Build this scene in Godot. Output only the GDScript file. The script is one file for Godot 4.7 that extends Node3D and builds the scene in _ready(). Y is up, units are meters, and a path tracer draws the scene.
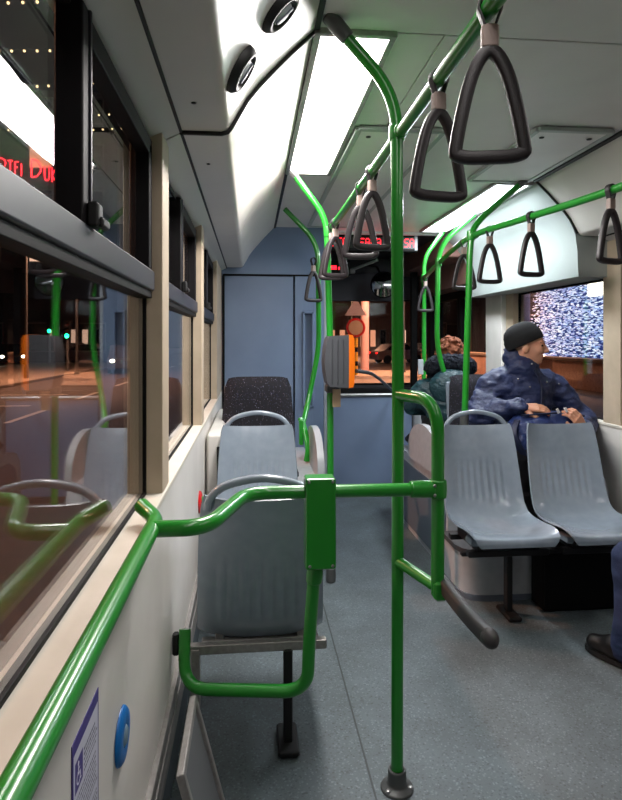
extends Node3D

const FOCAL := 600.0
const CX := 311.0
const HORIZON := 340.0
const EYE := 1.36
var yaw := atan(60.0 / 600.0)
var M := {}
var taken := {}

# ---------------------------------------------------------------- mesh collecting
class MB:
	var v := PackedVector3Array()
	var n := PackedVector3Array()
	var uv := PackedVector2Array()
	var idx := PackedInt32Array()

	func vert(p: Vector3, nn: Vector3, u := Vector2.ZERO) -> int:
		v.append(p); n.append(nn); uv.append(u)
		return v.size() - 1

	func tri(a: int, b: int, c: int) -> void:
		var g := (v[b] - v[a]).cross(v[c] - v[a])
		idx.append(a)
		if g.dot(n[a] + n[b] + n[c]) > 0.0:
			idx.append(c); idx.append(b)
		else:
			idx.append(b); idx.append(c)

	func quad(a: int, b: int, c: int, d: int) -> void:
		tri(a, b, c); tri(a, c, d)

	func face(p0: Vector3, p1: Vector3, p2: Vector3, p3: Vector3, nn: Vector3, u0 := Vector2(0, 1), u1 := Vector2(1, 1), u2 := Vector2(1, 0), u3 := Vector2(0, 0)) -> void:
		quad(vert(p0, nn, u0), vert(p1, nn, u1), vert(p2, nn, u2), vert(p3, nn, u3))

	func box(c: Vector3, s: Vector3, bev := 0.0, bs := Basis.IDENTITY) -> MB:
		var hs := s * 0.5
		var b := minf(bev, minf(hs.x, minf(hs.y, hs.z)) * 0.95)
		var ids := {}
		for ax in 3:
			for sg in [-1, 1]:
				var nn := Vector3.ZERO
				nn[ax] = sg
				var a1 := (ax + 1) % 3
				var a2 := (ax + 2) % 3
				for s1 in [-1, 1]:
					for s2 in [-1, 1]:
						var p := Vector3.ZERO
						p[ax] = sg * hs[ax]; p[a1] = s1 * (hs[a1] - b); p[a2] = s2 * (hs[a2] - b)
						var key := [0, 0, 0]
						key[ax] = sg; key[a1] = s1; key[a2] = s2
						ids[[ax, key[0], key[1], key[2]]] = vert(c + bs * p, bs * nn)
		for ax in 3:
			var a1 := (ax + 1) % 3
			var a2 := (ax + 2) % 3
			for sg in [-1, 1]:
				var q := []
				for pr in [[-1, -1], [1, -1], [1, 1], [-1, 1]]:
					var key := [0, 0, 0]
					key[ax] = sg; key[a1] = pr[0]; key[a2] = pr[1]
					q.append(ids[[ax, key[0], key[1], key[2]]])
				quad(q[0], q[1], q[2], q[3])
		if b > 0.0:
			for ax in 3:
				var a1 := (ax + 1) % 3
				var a2 := (ax + 2) % 3
				for s1 in [-1, 1]:
					for s2 in [-1, 1]:
						var k0 := [0, 0, 0]
						var k1 := [0, 0, 0]
						k0[ax] = -1; k0[a1] = s1; k0[a2] = s2
						k1[ax] = 1; k1[a1] = s1; k1[a2] = s2
						quad(ids[[a1] + k0], ids[[a1] + k1], ids[[a2] + k1], ids[[a2] + k0])
			for sx in [-1, 1]:
				for sy in [-1, 1]:
					for sz in [-1, 1]:
						tri(ids[[0, sx, sy, sz]], ids[[1, sx, sy, sz]], ids[[2, sx, sy, sz]])
		return self

	# section: outline points in (across, axis); axis given: fixed second direction, else carried along
	func sweep(path: PackedVector3Array, sec: PackedVector2Array, closed := false, axis := Vector3.ZERO, caps := true) -> MB:
		var np := path.size()
		var ns := sec.size()
		var nx := Vector3.ZERO
		var start := v.size()
		var sn := PackedVector2Array()
		for j in ns:
			var d := sec[(j + 1) % ns] - sec[(j + ns - 1) % ns]
			var o := Vector2(d.y, -d.x).normalized()
			if o.dot(sec[j]) < 0.0:
				o = -o
			sn.append(o)
		var frames := []
		for i in np:
			var t: Vector3
			if closed:
				t = (path[(i + 1) % np] - path[(i + np - 1) % np]).normalized()
			else:
				t = (path[mini(i + 1, np - 1)] - path[maxi(i - 1, 0)]).normalized()
			var bb: Vector3
			if axis != Vector3.ZERO:
				bb = axis
				nx = bb.cross(t).normalized()
			else:
				if i == 0:
					nx = t.cross(Vector3.UP if absf(t.y) < 0.9 else Vector3.RIGHT).normalized()
				nx = (nx - t * nx.dot(t)).normalized()
				bb = t.cross(nx)
			frames.append([t, nx, bb])
			for j in ns:
				vert(path[i] + nx * sec[j].x + bb * sec[j].y, (nx * sn[j].x + bb * sn[j].y).normalized())
		for i in (np if closed else np - 1):
			var i2 := (i + 1) % np
			for j in ns:
				var j2 := (j + 1) % ns
				quad(start + i * ns + j, start + i2 * ns + j, start + i2 * ns + j2, start + i * ns + j2)
		if caps and not closed:
			for e in [0, np - 1]:
				var nn: Vector3 = frames[e][0] * (-1.0 if e == 0 else 1.0)
				var c0 := vert(path[e], nn)
				var ring := []
				for j in ns:
					ring.append(vert(path[e] + frames[e][1] * sec[j].x + frames[e][2] * sec[j].y, nn))
				for j in ns:
					tri(c0, ring[j], ring[(j + 1) % ns])
		return self

	func tube(path: PackedVector3Array, r: float, seg := 14) -> MB:
		return sweep(path, MB.circle(r, r, seg))

	static func circle(a: float, b: float, seg := 14) -> PackedVector2Array:
		var o := PackedVector2Array()
		for j in seg:
			o.append(Vector2(cos(TAU * j / seg) * a, sin(TAU * j / seg) * b))
		return o

	static func roundrect(a: float, b: float, pw := 4.0, seg := 20) -> PackedVector2Array:
		var o := PackedVector2Array()
		for j in seg:
			var cc := cos(TAU * j / seg)
			var ss := sin(TAU * j / seg)
			o.append(Vector2(signf(cc) * pow(absf(cc), 2.0 / pw) * a, signf(ss) * pow(absf(ss), 2.0 / pw) * b))
		return o

	# profile of (radius, height); hard edges where a point is repeated
	func lathe(prof: Array, seg := 24, xf := Transform3D.IDENTITY) -> MB:
		var start := v.size()
		var np := prof.size()
		for i in np:
			var p: Vector2 = prof[i]
			var a: Vector2 = prof[maxi(i - 1, 0)]
			var b: Vector2 = prof[mini(i + 1, np - 1)]
			if i > 0 and a == p: a = p - (b - p)
			if i < np - 1 and b == p: b = p + (p - a)
			var d := (b - a).normalized()
			var nn := Vector2(d.y, -d.x)
			for j in seg:
				var c := cos(TAU * j / seg)
				var s := sin(TAU * j / seg)
				vert(xf * Vector3(p.x * c, p.y, p.x * s), (xf.basis * Vector3(nn.x * c, nn.y, nn.x * s)).normalized(), Vector2(float(j) / seg, float(i) / np))
		# outward is where most of the profile points away from the axis
		for i in np - 1:
			if prof[i] == prof[i + 1]: continue
			for j in seg:
				var j2 := (j + 1) % seg
				quad(start + i * seg + j, start + (i + 1) * seg + j, start + (i + 1) * seg + j2, start + i * seg + j2)
		return self

	# flat outline pushed from d0 to d1 along the third axis of xf
	func prism(poly: PackedVector2Array, d0: float, d1: float, xf := Transform3D.IDENTITY, smooth := false) -> MB:
		var np := poly.size()
		var t := Geometry2D.triangulate_polygon(poly)
		for e in [d0, d1]:
			var nn: Vector3 = xf.basis.z.normalized() * (1.0 if e == maxf(d0, d1) else -1.0)
			var st := v.size()
			for p in poly:
				vert(xf * Vector3(p.x, p.y, e), nn, p)
			for k in range(0, t.size(), 3):
				tri(st + t[k], st + t[k + 1], st + t[k + 2])
		var cw := 1.0 if Geometry2D.is_polygon_clockwise(poly) else -1.0
		for i in np:
			var a := poly[i]
			var b := poly[(i + 1) % np]
			var d := (b - a).normalized()
			var n0 := xf.basis * Vector3(-d.y * cw, d.x * cw, 0)
			var n1 := n0
			if smooth:
				var dp := (a - poly[(i + np - 1) % np]).normalized()
				var dn := (poly[(i + 2) % np] - b).normalized()
				if dp.dot(d) > 0.7: n0 = xf.basis * Vector3(-(d + dp).y * cw, (d + dp).x * cw, 0)
				if dn.dot(d) > 0.7: n1 = xf.basis * Vector3(-(d + dn).y * cw, (d + dn).x * cw, 0)
			n0 = n0.normalized(); n1 = n1.normalized()
			quad(vert(xf * Vector3(a.x, a.y, d0), n0), vert(xf * Vector3(b.x, b.y, d0), n1), vert(xf * Vector3(b.x, b.y, d1), n1), vert(xf * Vector3(a.x, a.y, d1), n0))
		return self

	func ball(c: Vector3, r: Vector3, bs := Basis.IDENTITY, rings := 10, seg := 14) -> MB:
		var st := v.size()
		for i in rings + 1:
			var ph := PI * i / rings
			for j in seg:
				var th := TAU * j / seg
				var d := Vector3(sin(ph) * cos(th), cos(ph), sin(ph) * sin(th))
				vert(c + bs * (d * r), (bs * (d / r)).normalized())
		for i in rings:
			for j in seg:
				var j2 := (j + 1) % seg
				quad(st + i * seg + j, st + (i + 1) * seg + j, st + (i + 1) * seg + j2, st + i * seg + j2)
		return self

	# smooth sheet through a grid of points, optionally given a thickness
	func sheet(g: Array, thick := 0.0) -> MB:
		var nv := g.size()
		var nu: int = g[0].size()
		var nr := []
		for i in nv:
			var row := []
			for j in nu:
				var du: Vector3 = g[i][mini(j + 1, nu - 1)] - g[i][maxi(j - 1, 0)]
				var dv: Vector3 = g[mini(i + 1, nv - 1)][j] - g[maxi(i - 1, 0)][j]
				row.append(du.cross(dv).normalized())
			nr.append(row)
		var sides := [0.0] if thick == 0.0 else [0.0, -thick]
		var starts := []
		for k in sides.size():
			var st := v.size()
			starts.append(st)
			for i in nv:
				for j in nu:
					vert(g[i][j] + nr[i][j] * sides[k], nr[i][j] * (1.0 if k == 0 else -1.0), Vector2(float(j) / (nu - 1), float(i) / (nv - 1)))
			for i in nv - 1:
				for j in nu - 1:
					quad(st + i * nu + j, st + i * nu + j + 1, st + (i + 1) * nu + j + 1, st + (i + 1) * nu + j)
		if thick != 0.0:
			var rim := []
			for j in nu: rim.append([0, j])
			for i in range(1, nv): rim.append([i, nu - 1])
			for j in range(nu - 2, -1, -1): rim.append([nv - 1, j])
			for i in range(nv - 2, 0, -1): rim.append([i, 0])
			var c := Vector3.ZERO
			for r in rim: c += g[r[0]][r[1]]
			c /= rim.size()
			for q in rim.size():
				var a = rim[q]
				var b = rim[(q + 1) % rim.size()]
				var pa: Vector3 = g[a[0]][a[1]]
				var pb: Vector3 = g[b[0]][b[1]]
				var na: Vector3 = nr[a[0]][a[1]]
				var nb: Vector3 = nr[b[0]][b[1]]
				var o := (pb - pa).cross(na).normalized()
				if o.dot((pa + pb) * 0.5 - c) < 0.0: o = -o
				quad(vert(pa, o), vert(pb, o), vert(pb - nb * thick, o), vert(pa - na * thick, o))
		return self

	func mesh() -> ArrayMesh:
		var arr := []
		arr.resize(Mesh.ARRAY_MAX)
		arr[Mesh.ARRAY_VERTEX] = v
		arr[Mesh.ARRAY_NORMAL] = n
		arr[Mesh.ARRAY_TEX_UV] = uv
		arr[Mesh.ARRAY_INDEX] = idx
		var m := ArrayMesh.new()
		m.add_surface_from_arrays(Mesh.PRIMITIVE_TRIANGLES, arr)
		return m

# ---------------------------------------------------------------- rounded bodies from joints
class Field:
	var o: Vector3
	var h: float
	var nx: int
	var ny: int
	var nz: int
	var f := PackedFloat32Array()

	func _init(lo: Vector3, hi: Vector3, cell: float) -> void:
		o = lo; h = cell
		nx = int((hi.x - lo.x) / cell) + 2
		ny = int((hi.y - lo.y) / cell) + 2
		nz = int((hi.z - lo.z) / cell) + 2
		f.resize(nx * ny * nz)
		f.fill(1.0)

	func _span(lo: Vector3, hi: Vector3) -> Array:
		return [maxi(0, int((lo.x - o.x) / h)), mini(nx - 1, int((hi.x - o.x) / h) + 1), maxi(0, int((lo.y - o.y) / h)), mini(ny - 1, int((hi.y - o.y) / h) + 1), maxi(0, int((lo.z - o.z) / h)), mini(nz - 1, int((hi.z - o.z) / h) + 1)]

	func capsule(a: Vector3, b: Vector3, ra: float, rb: float, k := 0.02) -> void:
		var m := maxf(ra, rb) + k + h * 2.0
		var s := _span(a.min(b) - Vector3(m, m, m), a.max(b) + Vector3(m, m, m))
		var ba := b - a
		var bb := maxf(ba.length_squared(), 1e-8)
		for z in range(s[4], s[5] + 1):
			for y in range(s[2], s[3] + 1):
				var base := (z * ny + y) * nx
				for x in range(s[0], s[1] + 1):
					var pa := Vector3(o.x + x * h, o.y + y * h, o.z + z * h) - a
					var t := clampf(pa.dot(ba) / bb, 0.0, 1.0)
					var d := (pa - ba * t).length() - ra - (rb - ra) * t
					var e := f[base + x]
					var q := maxf(k - absf(d - e), 0.0)
					f[base + x] = minf(d, e) - q * q / (4.0 * k)

	func chain(p: Array, r: Array, k := 0.02) -> void:
		for i in p.size() - 1:
			capsule(p[i], p[i + 1], r[i], r[i + 1], k)

	func blob(c: Vector3, r: Vector3, k := 0.02, bs := Basis.IDENTITY, cut := false) -> void:
		var m := maxf(r.x, maxf(r.y, r.z)) + k + h * 2.0
		var s := _span(c - Vector3(m, m, m), c + Vector3(m, m, m))
		var inv := bs.inverse()
		for z in range(s[4], s[5] + 1):
			for y in range(s[2], s[3] + 1):
				var base := (z * ny + y) * nx
				for x in range(s[0], s[1] + 1):
					var q := inv * (Vector3(o.x + x * h, o.y + y * h, o.z + z * h) - c)
					var k0 := (q / r).length()
					var k1 := maxf((q / (r * r)).length(), 1e-6)
					var d := k0 * (k0 - 1.0) / k1
					var e := f[base + x]
					if cut:
						var w := maxf(k - absf(-d - e), 0.0)
						f[base + x] = maxf(-d, e) + w * w / (4.0 * k)
					else:
						var w := maxf(k - absf(d - e), 0.0)
						f[base + x] = minf(d, e) - w * w / (4.0 * k)

	func rough(noise: FastNoiseLite, amount: float, squash := Vector3.ONE) -> void:
		for z in nz:
			for y in ny:
				var base := (z * ny + y) * nx
				for x in nx:
					var e := f[base + x]
					if absf(e) < 0.06:
						f[base + x] = e + amount * noise.get_noise_3d((o.x + x * h) * squash.x, (o.y + y * h) * squash.y, (o.z + z * h) * squash.z)

	func build(mb: MB, xf := Transform3D.IDENTITY) -> void:
		var id := PackedInt32Array()
		id.resize(nx * ny * nz)
		id.fill(-1)
		var sy := nx
		var sz := nx * ny
		var nb := xf.basis.orthonormalized()
		for z in nz - 1:
			for y in ny - 1:
				var base := (z * ny + y) * nx
				for x in nx - 1:
					var i := base + x
					var c0 := f[i]
					var c1 := f[i + 1]
					var c2 := f[i + sy]
					var c3 := f[i + sy + 1]
					var c4 := f[i + sz]
					var c5 := f[i + sz + 1]
					var c6 := f[i + sz + sy]
					var c7 := f[i + sz + sy + 1]
					var inside := int(c0 < 0.0) + int(c1 < 0.0) + int(c2 < 0.0) + int(c3 < 0.0) + int(c4 < 0.0) + int(c5 < 0.0) + int(c6 < 0.0) + int(c7 < 0.0)
					if inside == 0 or inside == 8:
						continue
					var c := [c0, c1, c2, c3, c4, c5, c6, c7]
					var sum := Vector3.ZERO
					var cnt := 0
					for e in [[0, 1], [2, 3], [4, 5], [6, 7], [0, 2], [1, 3], [4, 6], [5, 7], [0, 4], [1, 5], [2, 6], [3, 7]]:
						var fa: float = c[e[0]]
						var fb: float = c[e[1]]
						if (fa < 0.0) != (fb < 0.0):
							var t := fa / (fa - fb)
							var pa := Vector3(e[0] & 1, (e[0] >> 1) & 1, e[0] >> 2)
							var pb := Vector3(e[1] & 1, (e[1] >> 1) & 1, e[1] >> 2)
							sum += pa.lerp(pb, t)
							cnt += 1
					var g := Vector3(c1 + c3 + c5 + c7 - c0 - c2 - c4 - c6, c2 + c3 + c6 + c7 - c0 - c1 - c4 - c5, c4 + c5 + c6 + c7 - c0 - c1 - c2 - c3).normalized()
					id[i] = mb.vert(xf * (o + (Vector3(x, y, z) + sum / cnt) * h), nb * g)
		for z in range(1, nz - 1):
			for y in range(1, ny - 1):
				var base := (z * ny + y) * nx
				for x in range(1, nx - 1):
					var i := base + x
					if id[i] < 0: continue
					var neg := f[i] < 0.0
					if neg != (f[i + 1] < 0.0): _q(mb, id[i], id[i - sy], id[i - sy - sz], id[i - sz])
					if neg != (f[i + sy] < 0.0): _q(mb, id[i], id[i - 1], id[i - 1 - sz], id[i - sz])
					if neg != (f[i + sz] < 0.0): _q(mb, id[i], id[i - 1], id[i - 1 - sy], id[i - sy])

	func _q(mb: MB, a: int, b: int, c: int, d: int) -> void:
		if a >= 0 and b >= 0 and c >= 0 and d >= 0:
			mb.quad(a, b, c, d)

# ---------------------------------------------------------------- small helpers
func at(px: float, py: float, zd: float) -> Vector3:   # the point that far down the bus, seen in that direction
	var u := (px - CX) / FOCAL
	var w := (HORIZON - py) / FOCAL
	var k := zd / (cos(yaw) - sin(yaw) * u)
	return Vector3((sin(yaw) + cos(yaw) * u) * k, EYE + w * k, -zd)

func pv(a: Array) -> PackedVector3Array:
	return PackedVector3Array(a)

func bent(pts: Array, r: float, n := 7) -> PackedVector3Array:   # a polyline with rounded corners
	var o := PackedVector3Array()
	o.append(pts[0])
	for i in range(1, pts.size() - 1):
		var p: Vector3 = pts[i]
		var a: Vector3 = pts[i - 1]
		var b: Vector3 = pts[i + 1]
		var ra := minf(r, (a - p).length() * 0.48)
		var rb := minf(r, (b - p).length() * 0.48)
		var s := p + (a - p).normalized() * ra
		var e := p + (b - p).normalized() * rb
		for k in n + 1:
			var t := float(k) / n
			o.append(s.lerp(p, t).lerp(p.lerp(e, t), t))
	o.append(pts[pts.size() - 1])
	return o

func curve(pts: Array, n := 8) -> PackedVector3Array:   # a smooth line through points
	var o := PackedVector3Array()
	for i in pts.size() - 1:
		var a: Vector3 = pts[i]
		var b: Vector3 = pts[i + 1]
		var pa: Vector3 = pts[maxi(i - 1, 0)]
		var pb: Vector3 = pts[mini(i + 2, pts.size() - 1)]
		for k in n:
			o.append(a.cubic_interpolate(b, pa, pb, float(k) / n))
	o.append(pts[pts.size() - 1])
	return o

func numbered(called: String) -> String:
	taken[called] = taken.get(called, -1) + 1
	return called if taken[called] == 0 else "%s_%03d" % [called, taken[called]]

func thing(called: String, label: String, category: String, pos := Vector3.ZERO, group := "") -> Node3D:
	var o := Node3D.new()
	o.name = numbered(called)
	add_child(o)
	o.position = pos
	o.set_meta("label", label)
	o.set_meta("category", category)
	if group: o.set_meta("group", group)
	return o

func part(called: String, mb: MB, m: Material, parent: Node3D, label := "") -> MeshInstance3D:
	var o := MeshInstance3D.new()
	o.name = called
	o.mesh = mb.mesh()
	o.material_override = m
	parent.add_child(o, true)
	if label: o.set_meta("label", label)
	return o

func single(called: String, mb: MB, m: Material, label: String, category: String, group := "") -> MeshInstance3D:
	var o := part(numbered(called), mb, m, self, label)
	o.set_meta("category", category)
	if group: o.set_meta("group", group)
	return o

func struct(called: String, mb: MB, m: Material, label: String, category: String) -> MeshInstance3D:
	var o := part(called, mb, m, self, label)
	o.set_meta("kind", "structure")
	o.set_meta("category", category)
	return o

func copy(src: Node3D, called: String, pos: Vector3, turn := 0.0, label := "", group := "") -> Node3D:
	var r: Node3D = src.duplicate()
	r.name = numbered(called)
	add_child(r)
	r.position = pos
	r.rotation.y = turn
	if label: r.set_meta("label", label)
	if group: r.set_meta("group", group)
	return r

func mat(c: Color, rough := 0.6, metal := 0.0, spec := 0.5) -> StandardMaterial3D:
	var m := StandardMaterial3D.new()
	m.albedo_color = c
	m.roughness = rough
	m.metallic = metal
	m.metallic_specular = spec
	return m

func tri_tex(m: StandardMaterial3D, t: Texture2D, scale: float) -> StandardMaterial3D:
	m.albedo_texture = t
	m.uv1_triplanar = true
	m.uv1_world_triplanar = true
	m.uv1_scale = Vector3.ONE * scale
	return m

func noise_tex(freq: float, a: Color, b: Color, sd := 1, size := 256, oct := 4) -> NoiseTexture2D:
	var fn := FastNoiseLite.new()
	fn.seed = sd
	fn.frequency = freq
	fn.fractal_octaves = oct
	var t := NoiseTexture2D.new()
	t.width = size; t.height = size
	t.seamless = true
	t.noise = fn
	var g := Gradient.new()
	g.set_color(0, a); g.set_color(1, b)
	t.color_ramp = g
	return t

func glow(c: Color, energy: float) -> StandardMaterial3D:
	var m := mat(Color(0.8, 0.8, 0.8), 0.5)
	m.emission_enabled = true
	m.emission = c
	m.emission_energy_multiplier = energy
	return m

func bump(m: StandardMaterial3D, freq: float, amount: float, scale: float, sd := 3) -> StandardMaterial3D:
	m.heightmap_enabled = true
	m.heightmap_scale = amount
	m.heightmap_texture = noise_tex(freq, Color.BLACK, Color.WHITE, sd)
	m.uv1_triplanar = true
	m.uv1_world_triplanar = true
	m.uv1_scale = Vector3.ONE * scale
	return m

func make_materials() -> void:
	M.green = mat(Color(0.13, 0.56, 0.16), 0.28, 0.0, 0.5)
	M.green.clearcoat_enabled = true
	M.green.clearcoat = 0.5
	M.green.clearcoat_roughness = 0.12
	M.wall = tri_tex(mat(Color(1, 1, 1), 0.42), noise_tex(0.012, Color(0.83, 0.815, 0.79), Color(0.885, 0.87, 0.845), 4), 0.9)
	M.pillar = tri_tex(mat(Color(1, 1, 1), 0.5), noise_tex(0.02, Color(0.71, 0.645, 0.555), Color(0.77, 0.70, 0.61), 5), 1.2)
	M.ledge = tri_tex(mat(Color(1, 1, 1), 0.45), noise_tex(0.02, Color(0.80, 0.78, 0.725), Color(0.85, 0.83, 0.78), 6), 1.5)
	M.cove = tri_tex(mat(Color(1, 1, 1), 0.33), noise_tex(0.01, Color(0.83, 0.815, 0.79), Color(0.87, 0.855, 0.83), 7), 0.8)
	M.cove_pale = tri_tex(mat(Color(1, 1, 1), 0.35), noise_tex(0.01, Color(0.61, 0.64, 0.63), Color(0.65, 0.68, 0.67), 8), 0.8)
	M.ceiling = tri_tex(mat(Color(1, 1, 1), 0.45), noise_tex(0.01, Color(0.855, 0.85, 0.845), Color(0.895, 0.89, 0.885), 9), 0.8)
	M.black = mat(Color(0.03, 0.03, 0.035), 0.6, 0.0, 0.3)
	M.rubber = mat(Color(0.06, 0.06, 0.065), 0.55)
	M.frame = mat(Color(0.075, 0.065, 0.075), 0.6, 0.0, 0.3)
	M.transom = mat(Color(0.15, 0.15, 0.19), 0.42)
	M.alu = tri_tex(mat(Color(1, 1, 1), 0.38, 0.55), noise_tex(0.05, Color(0.60, 0.585, 0.57), Color(0.70, 0.69, 0.68), 10), 3.0)
	M.dark_metal = mat(Color(0.36, 0.37, 0.37), 0.4, 0.35)
	M.steel = mat(Color(0.62, 0.62, 0.62), 0.35, 0.8)
	M.seat = tri_tex(mat(Color(1, 1, 1), 0.24), noise_tex(0.03, Color(0.50, 0.55, 0.60), Color(0.55, 0.60, 0.65), 11), 2.0)
	M.seat.clearcoat_enabled = true
	M.seat.clearcoat = 0.6
	M.seat.clearcoat_roughness = 0.2
	M.housing = tri_tex(mat(Color(1, 1, 1), 0.4), noise_tex(0.03, Color(0.62, 0.645, 0.67), Color(0.68, 0.70, 0.72), 13), 2.0)
	M.housing_dark = mat(Color(0.36, 0.40, 0.45), 0.5)
	M.tread = mat(Color(0.24, 0.245, 0.255), 0.7)
	M.cab = tri_tex(mat(Color(1, 1, 1), 0.42), noise_tex(0.008, Color(0.43, 0.50, 0.61), Color(0.48, 0.55, 0.66), 14), 0.7)
	M.brown = mat(Color(0.52, 0.38, 0.34), 0.5)
	M.dark_panel = mat(Color(0.24, 0.24, 0.26), 0.5)
	M.strap = bump(mat(Color(0.145, 0.125, 0.135), 0.42), 0.1, 0.03, 8.0)
	M.sleeve = mat(Color(0.60, 0.53, 0.50), 0.5)
	M.band = mat(Color(0.16, 0.15, 0.16), 0.5)
	M.glass = mat(Color(0.05, 0.06, 0.07, 0.06), 0.0)
	M.glass.transparency = BaseMaterial3D.TRANSPARENCY_ALPHA
	M.orange = mat(Color(0.98, 0.48, 0.04), 0.4)
	M.validator = mat(Color(0.30, 0.31, 0.33), 0.45)
	M.validator_band = mat(Color(0.24, 0.25, 0.27), 0.45)
	M.blue = mat(Color(0.05, 0.42, 0.72), 0.35)
	M.red = mat(Color(0.8, 0.06, 0.08), 0.4)
	M.armrest = bump(mat(Color(0.27, 0.26, 0.265), 0.45), 0.2, 0.02, 6.0)
	M.white = mat(Color(0.85, 0.85, 0.85), 0.5)
	M.skin = mat(Color(0.80, 0.58, 0.47), 0.5)
	M.skin.subsurf_scatter_enabled = true
	M.skin.subsurf_scatter_strength = 0.15
	M.jacket = bump(mat(Color(0.105, 0.15, 0.30), 0.6), 0.06, 0.25, 3.0, 21)
	M.jacket.rim_enabled = true
	M.jacket.rim = 0.25
	M.bag = bump(mat(Color(0.10, 0.17, 0.36), 0.55), 0.12, 0.1, 4.0, 22)
	M.bag_dark = mat(Color(0.07, 0.10, 0.22), 0.6)
	M.hat = bump(mat(Color(0.045, 0.045, 0.055), 0.9), 0.3, 0.15, 6.0, 23)
	M.jeans = bump(mat(Color(0.10, 0.155, 0.29), 0.85), 0.15, 0.12, 5.0, 24)
	M.trousers = mat(Color(0.06, 0.06, 0.08), 0.85)
	M.shoe = mat(Color(0.035, 0.035, 0.04), 0.45)
	M.coat = bump(mat(Color(0.11, 0.24, 0.27), 0.5), 0.08, 0.3, 3.0, 25)
	M.fur = bump(mat(Color(0.07, 0.10, 0.15), 0.95), 0.25, 0.6, 5.0, 26)
	M.hair = bump(mat(Color(0.46, 0.24, 0.13), 0.8), 0.2, 0.6, 5.0, 27)
	M.eye = mat(Color(0.12, 0.09, 0.08), 0.2)
	M.floor = floor_material()
	M.fabric = fabric_material()

func floor_material() -> StandardMaterial3D:
	var im := Image.create(512, 512, false, Image.FORMAT_RGB8)
	var rng := RandomNumberGenerator.new()
	rng.seed = 71
	var fn := FastNoiseLite.new()
	fn.seed = 5
	fn.frequency = 0.012
	for y in 512:
		for x in 512:
			var k := 0.40 + 0.025 * fn.get_noise_2d(x, y) + rng.randf_range(-0.022, 0.022)
			im.set_pixel(x, y, Color(k * 0.915, k * 1.03, k * 1.08))
	for q in 9000:
		var k := 0.40 + (0.11 if rng.randf() < 0.55 else -0.10) * rng.randf_range(0.4, 1.0)
		im.fill_rect(Rect2i(rng.randi() % 509, rng.randi() % 509, 2 + rng.randi() % 2, 2 + rng.randi() % 2), Color(k * 0.915, k * 1.03, k * 1.08))
	var m := tri_tex(mat(Color(1, 1, 1), 0.5), ImageTexture.create_from_image(im), 0.9)
	m.detail_enabled = true
	m.detail_blend_mode = BaseMaterial3D.BLEND_MODE_MUL
	m.detail_uv_layer = BaseMaterial3D.DETAIL_UV_2
	m.uv2_triplanar = true
	m.uv2_world_triplanar = true
	m.uv2_scale = Vector3.ONE * 0.42
	m.detail_albedo = noise_tex(0.014, Color(0.84, 0.83, 0.82), Color(1, 1, 1), 33, 512, 5)
	return m

func fabric_material() -> StandardMaterial3D:
	var im := Image.create(256, 256, false, Image.FORMAT_RGB8)
	im.fill(Color(0.065, 0.065, 0.10))
	var rng := RandomNumberGenerator.new()
	rng.seed = 12
	for k in 520:
		var c: Color = [Color(0.62, 0.62, 0.72), Color(0.36, 0.36, 0.5), Color(0.55, 0.45, 0.5), Color(0.25, 0.25, 0.4)][rng.randi() % 4]
		im.fill_rect(Rect2i(rng.randi() % 254, rng.randi() % 254, 1 + rng.randi() % 2, 2 + rng.randi() % 2), c)
	return tri_tex(mat(Color(1, 1, 1), 0.9), ImageTexture.create_from_image(im), 2.6)

# fluorescent strip with its own light just below the diffuser
func ceiling_light(x0: float, x1: float, z0: float, z1: float, tint: Color, energy: float, label: String) -> void:
	var cx := (x0 + x1) / 2.0
	var cz := (z0 + z1) / 2.0
	var o := thing("ceiling_light", label, "ceiling light", Vector3(cx, 2.31, -cz), "fluorescent strips in the ceiling")
	var w := x1 - x0
	var l := z1 - z0
	var fr := MB.new()
	for s in [-1, 1]:
		fr.box(Vector3(s * (w / 2 + 0.008), -0.008, 0), Vector3(0.022, 0.022, l + 0.04), 0.003)
		fr.box(Vector3(0, -0.008, s * (l / 2 + 0.01)), Vector3(w, 0.022, 0.02), 0.003)
	part("frame", fr, M.alu, o)
	var dg := []
	for i in 13:
		var row := []
		var e := i / 6.0 - 1.0
		for k in 9:
			var u := k / 4.0 - 1.0
			row.append(Vector3(u * w / 2, 0.0 - 0.034 * sqrt(maxf(0.0, 1.0 - pow(absf(u), 4.0))) * sqrt(maxf(0.0, 1.0 - pow(absf(e), 12.0))), e * l / 2))
		dg.append(row)
	part("diffuser_lamp", MB.new().sheet(dg), glow(tint, 3.9 * energy), o)
	var a := AreaLight3D.new()
	a.name = "strip_light"
	a.area_size = Vector2(w * 0.92, l * 0.90)
	a.light_energy = energy
	a.light_color = tint
	if "area_range" in a: a.set("area_range", 14.0)
	if "area_attenuation" in a: a.set("area_attenuation", 2.0)
	a.shadow_enabled = true
	o.add_child(a)
	a.position = Vector3(0, -0.037, 0)
	a.rotation.x = -PI / 2

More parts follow.
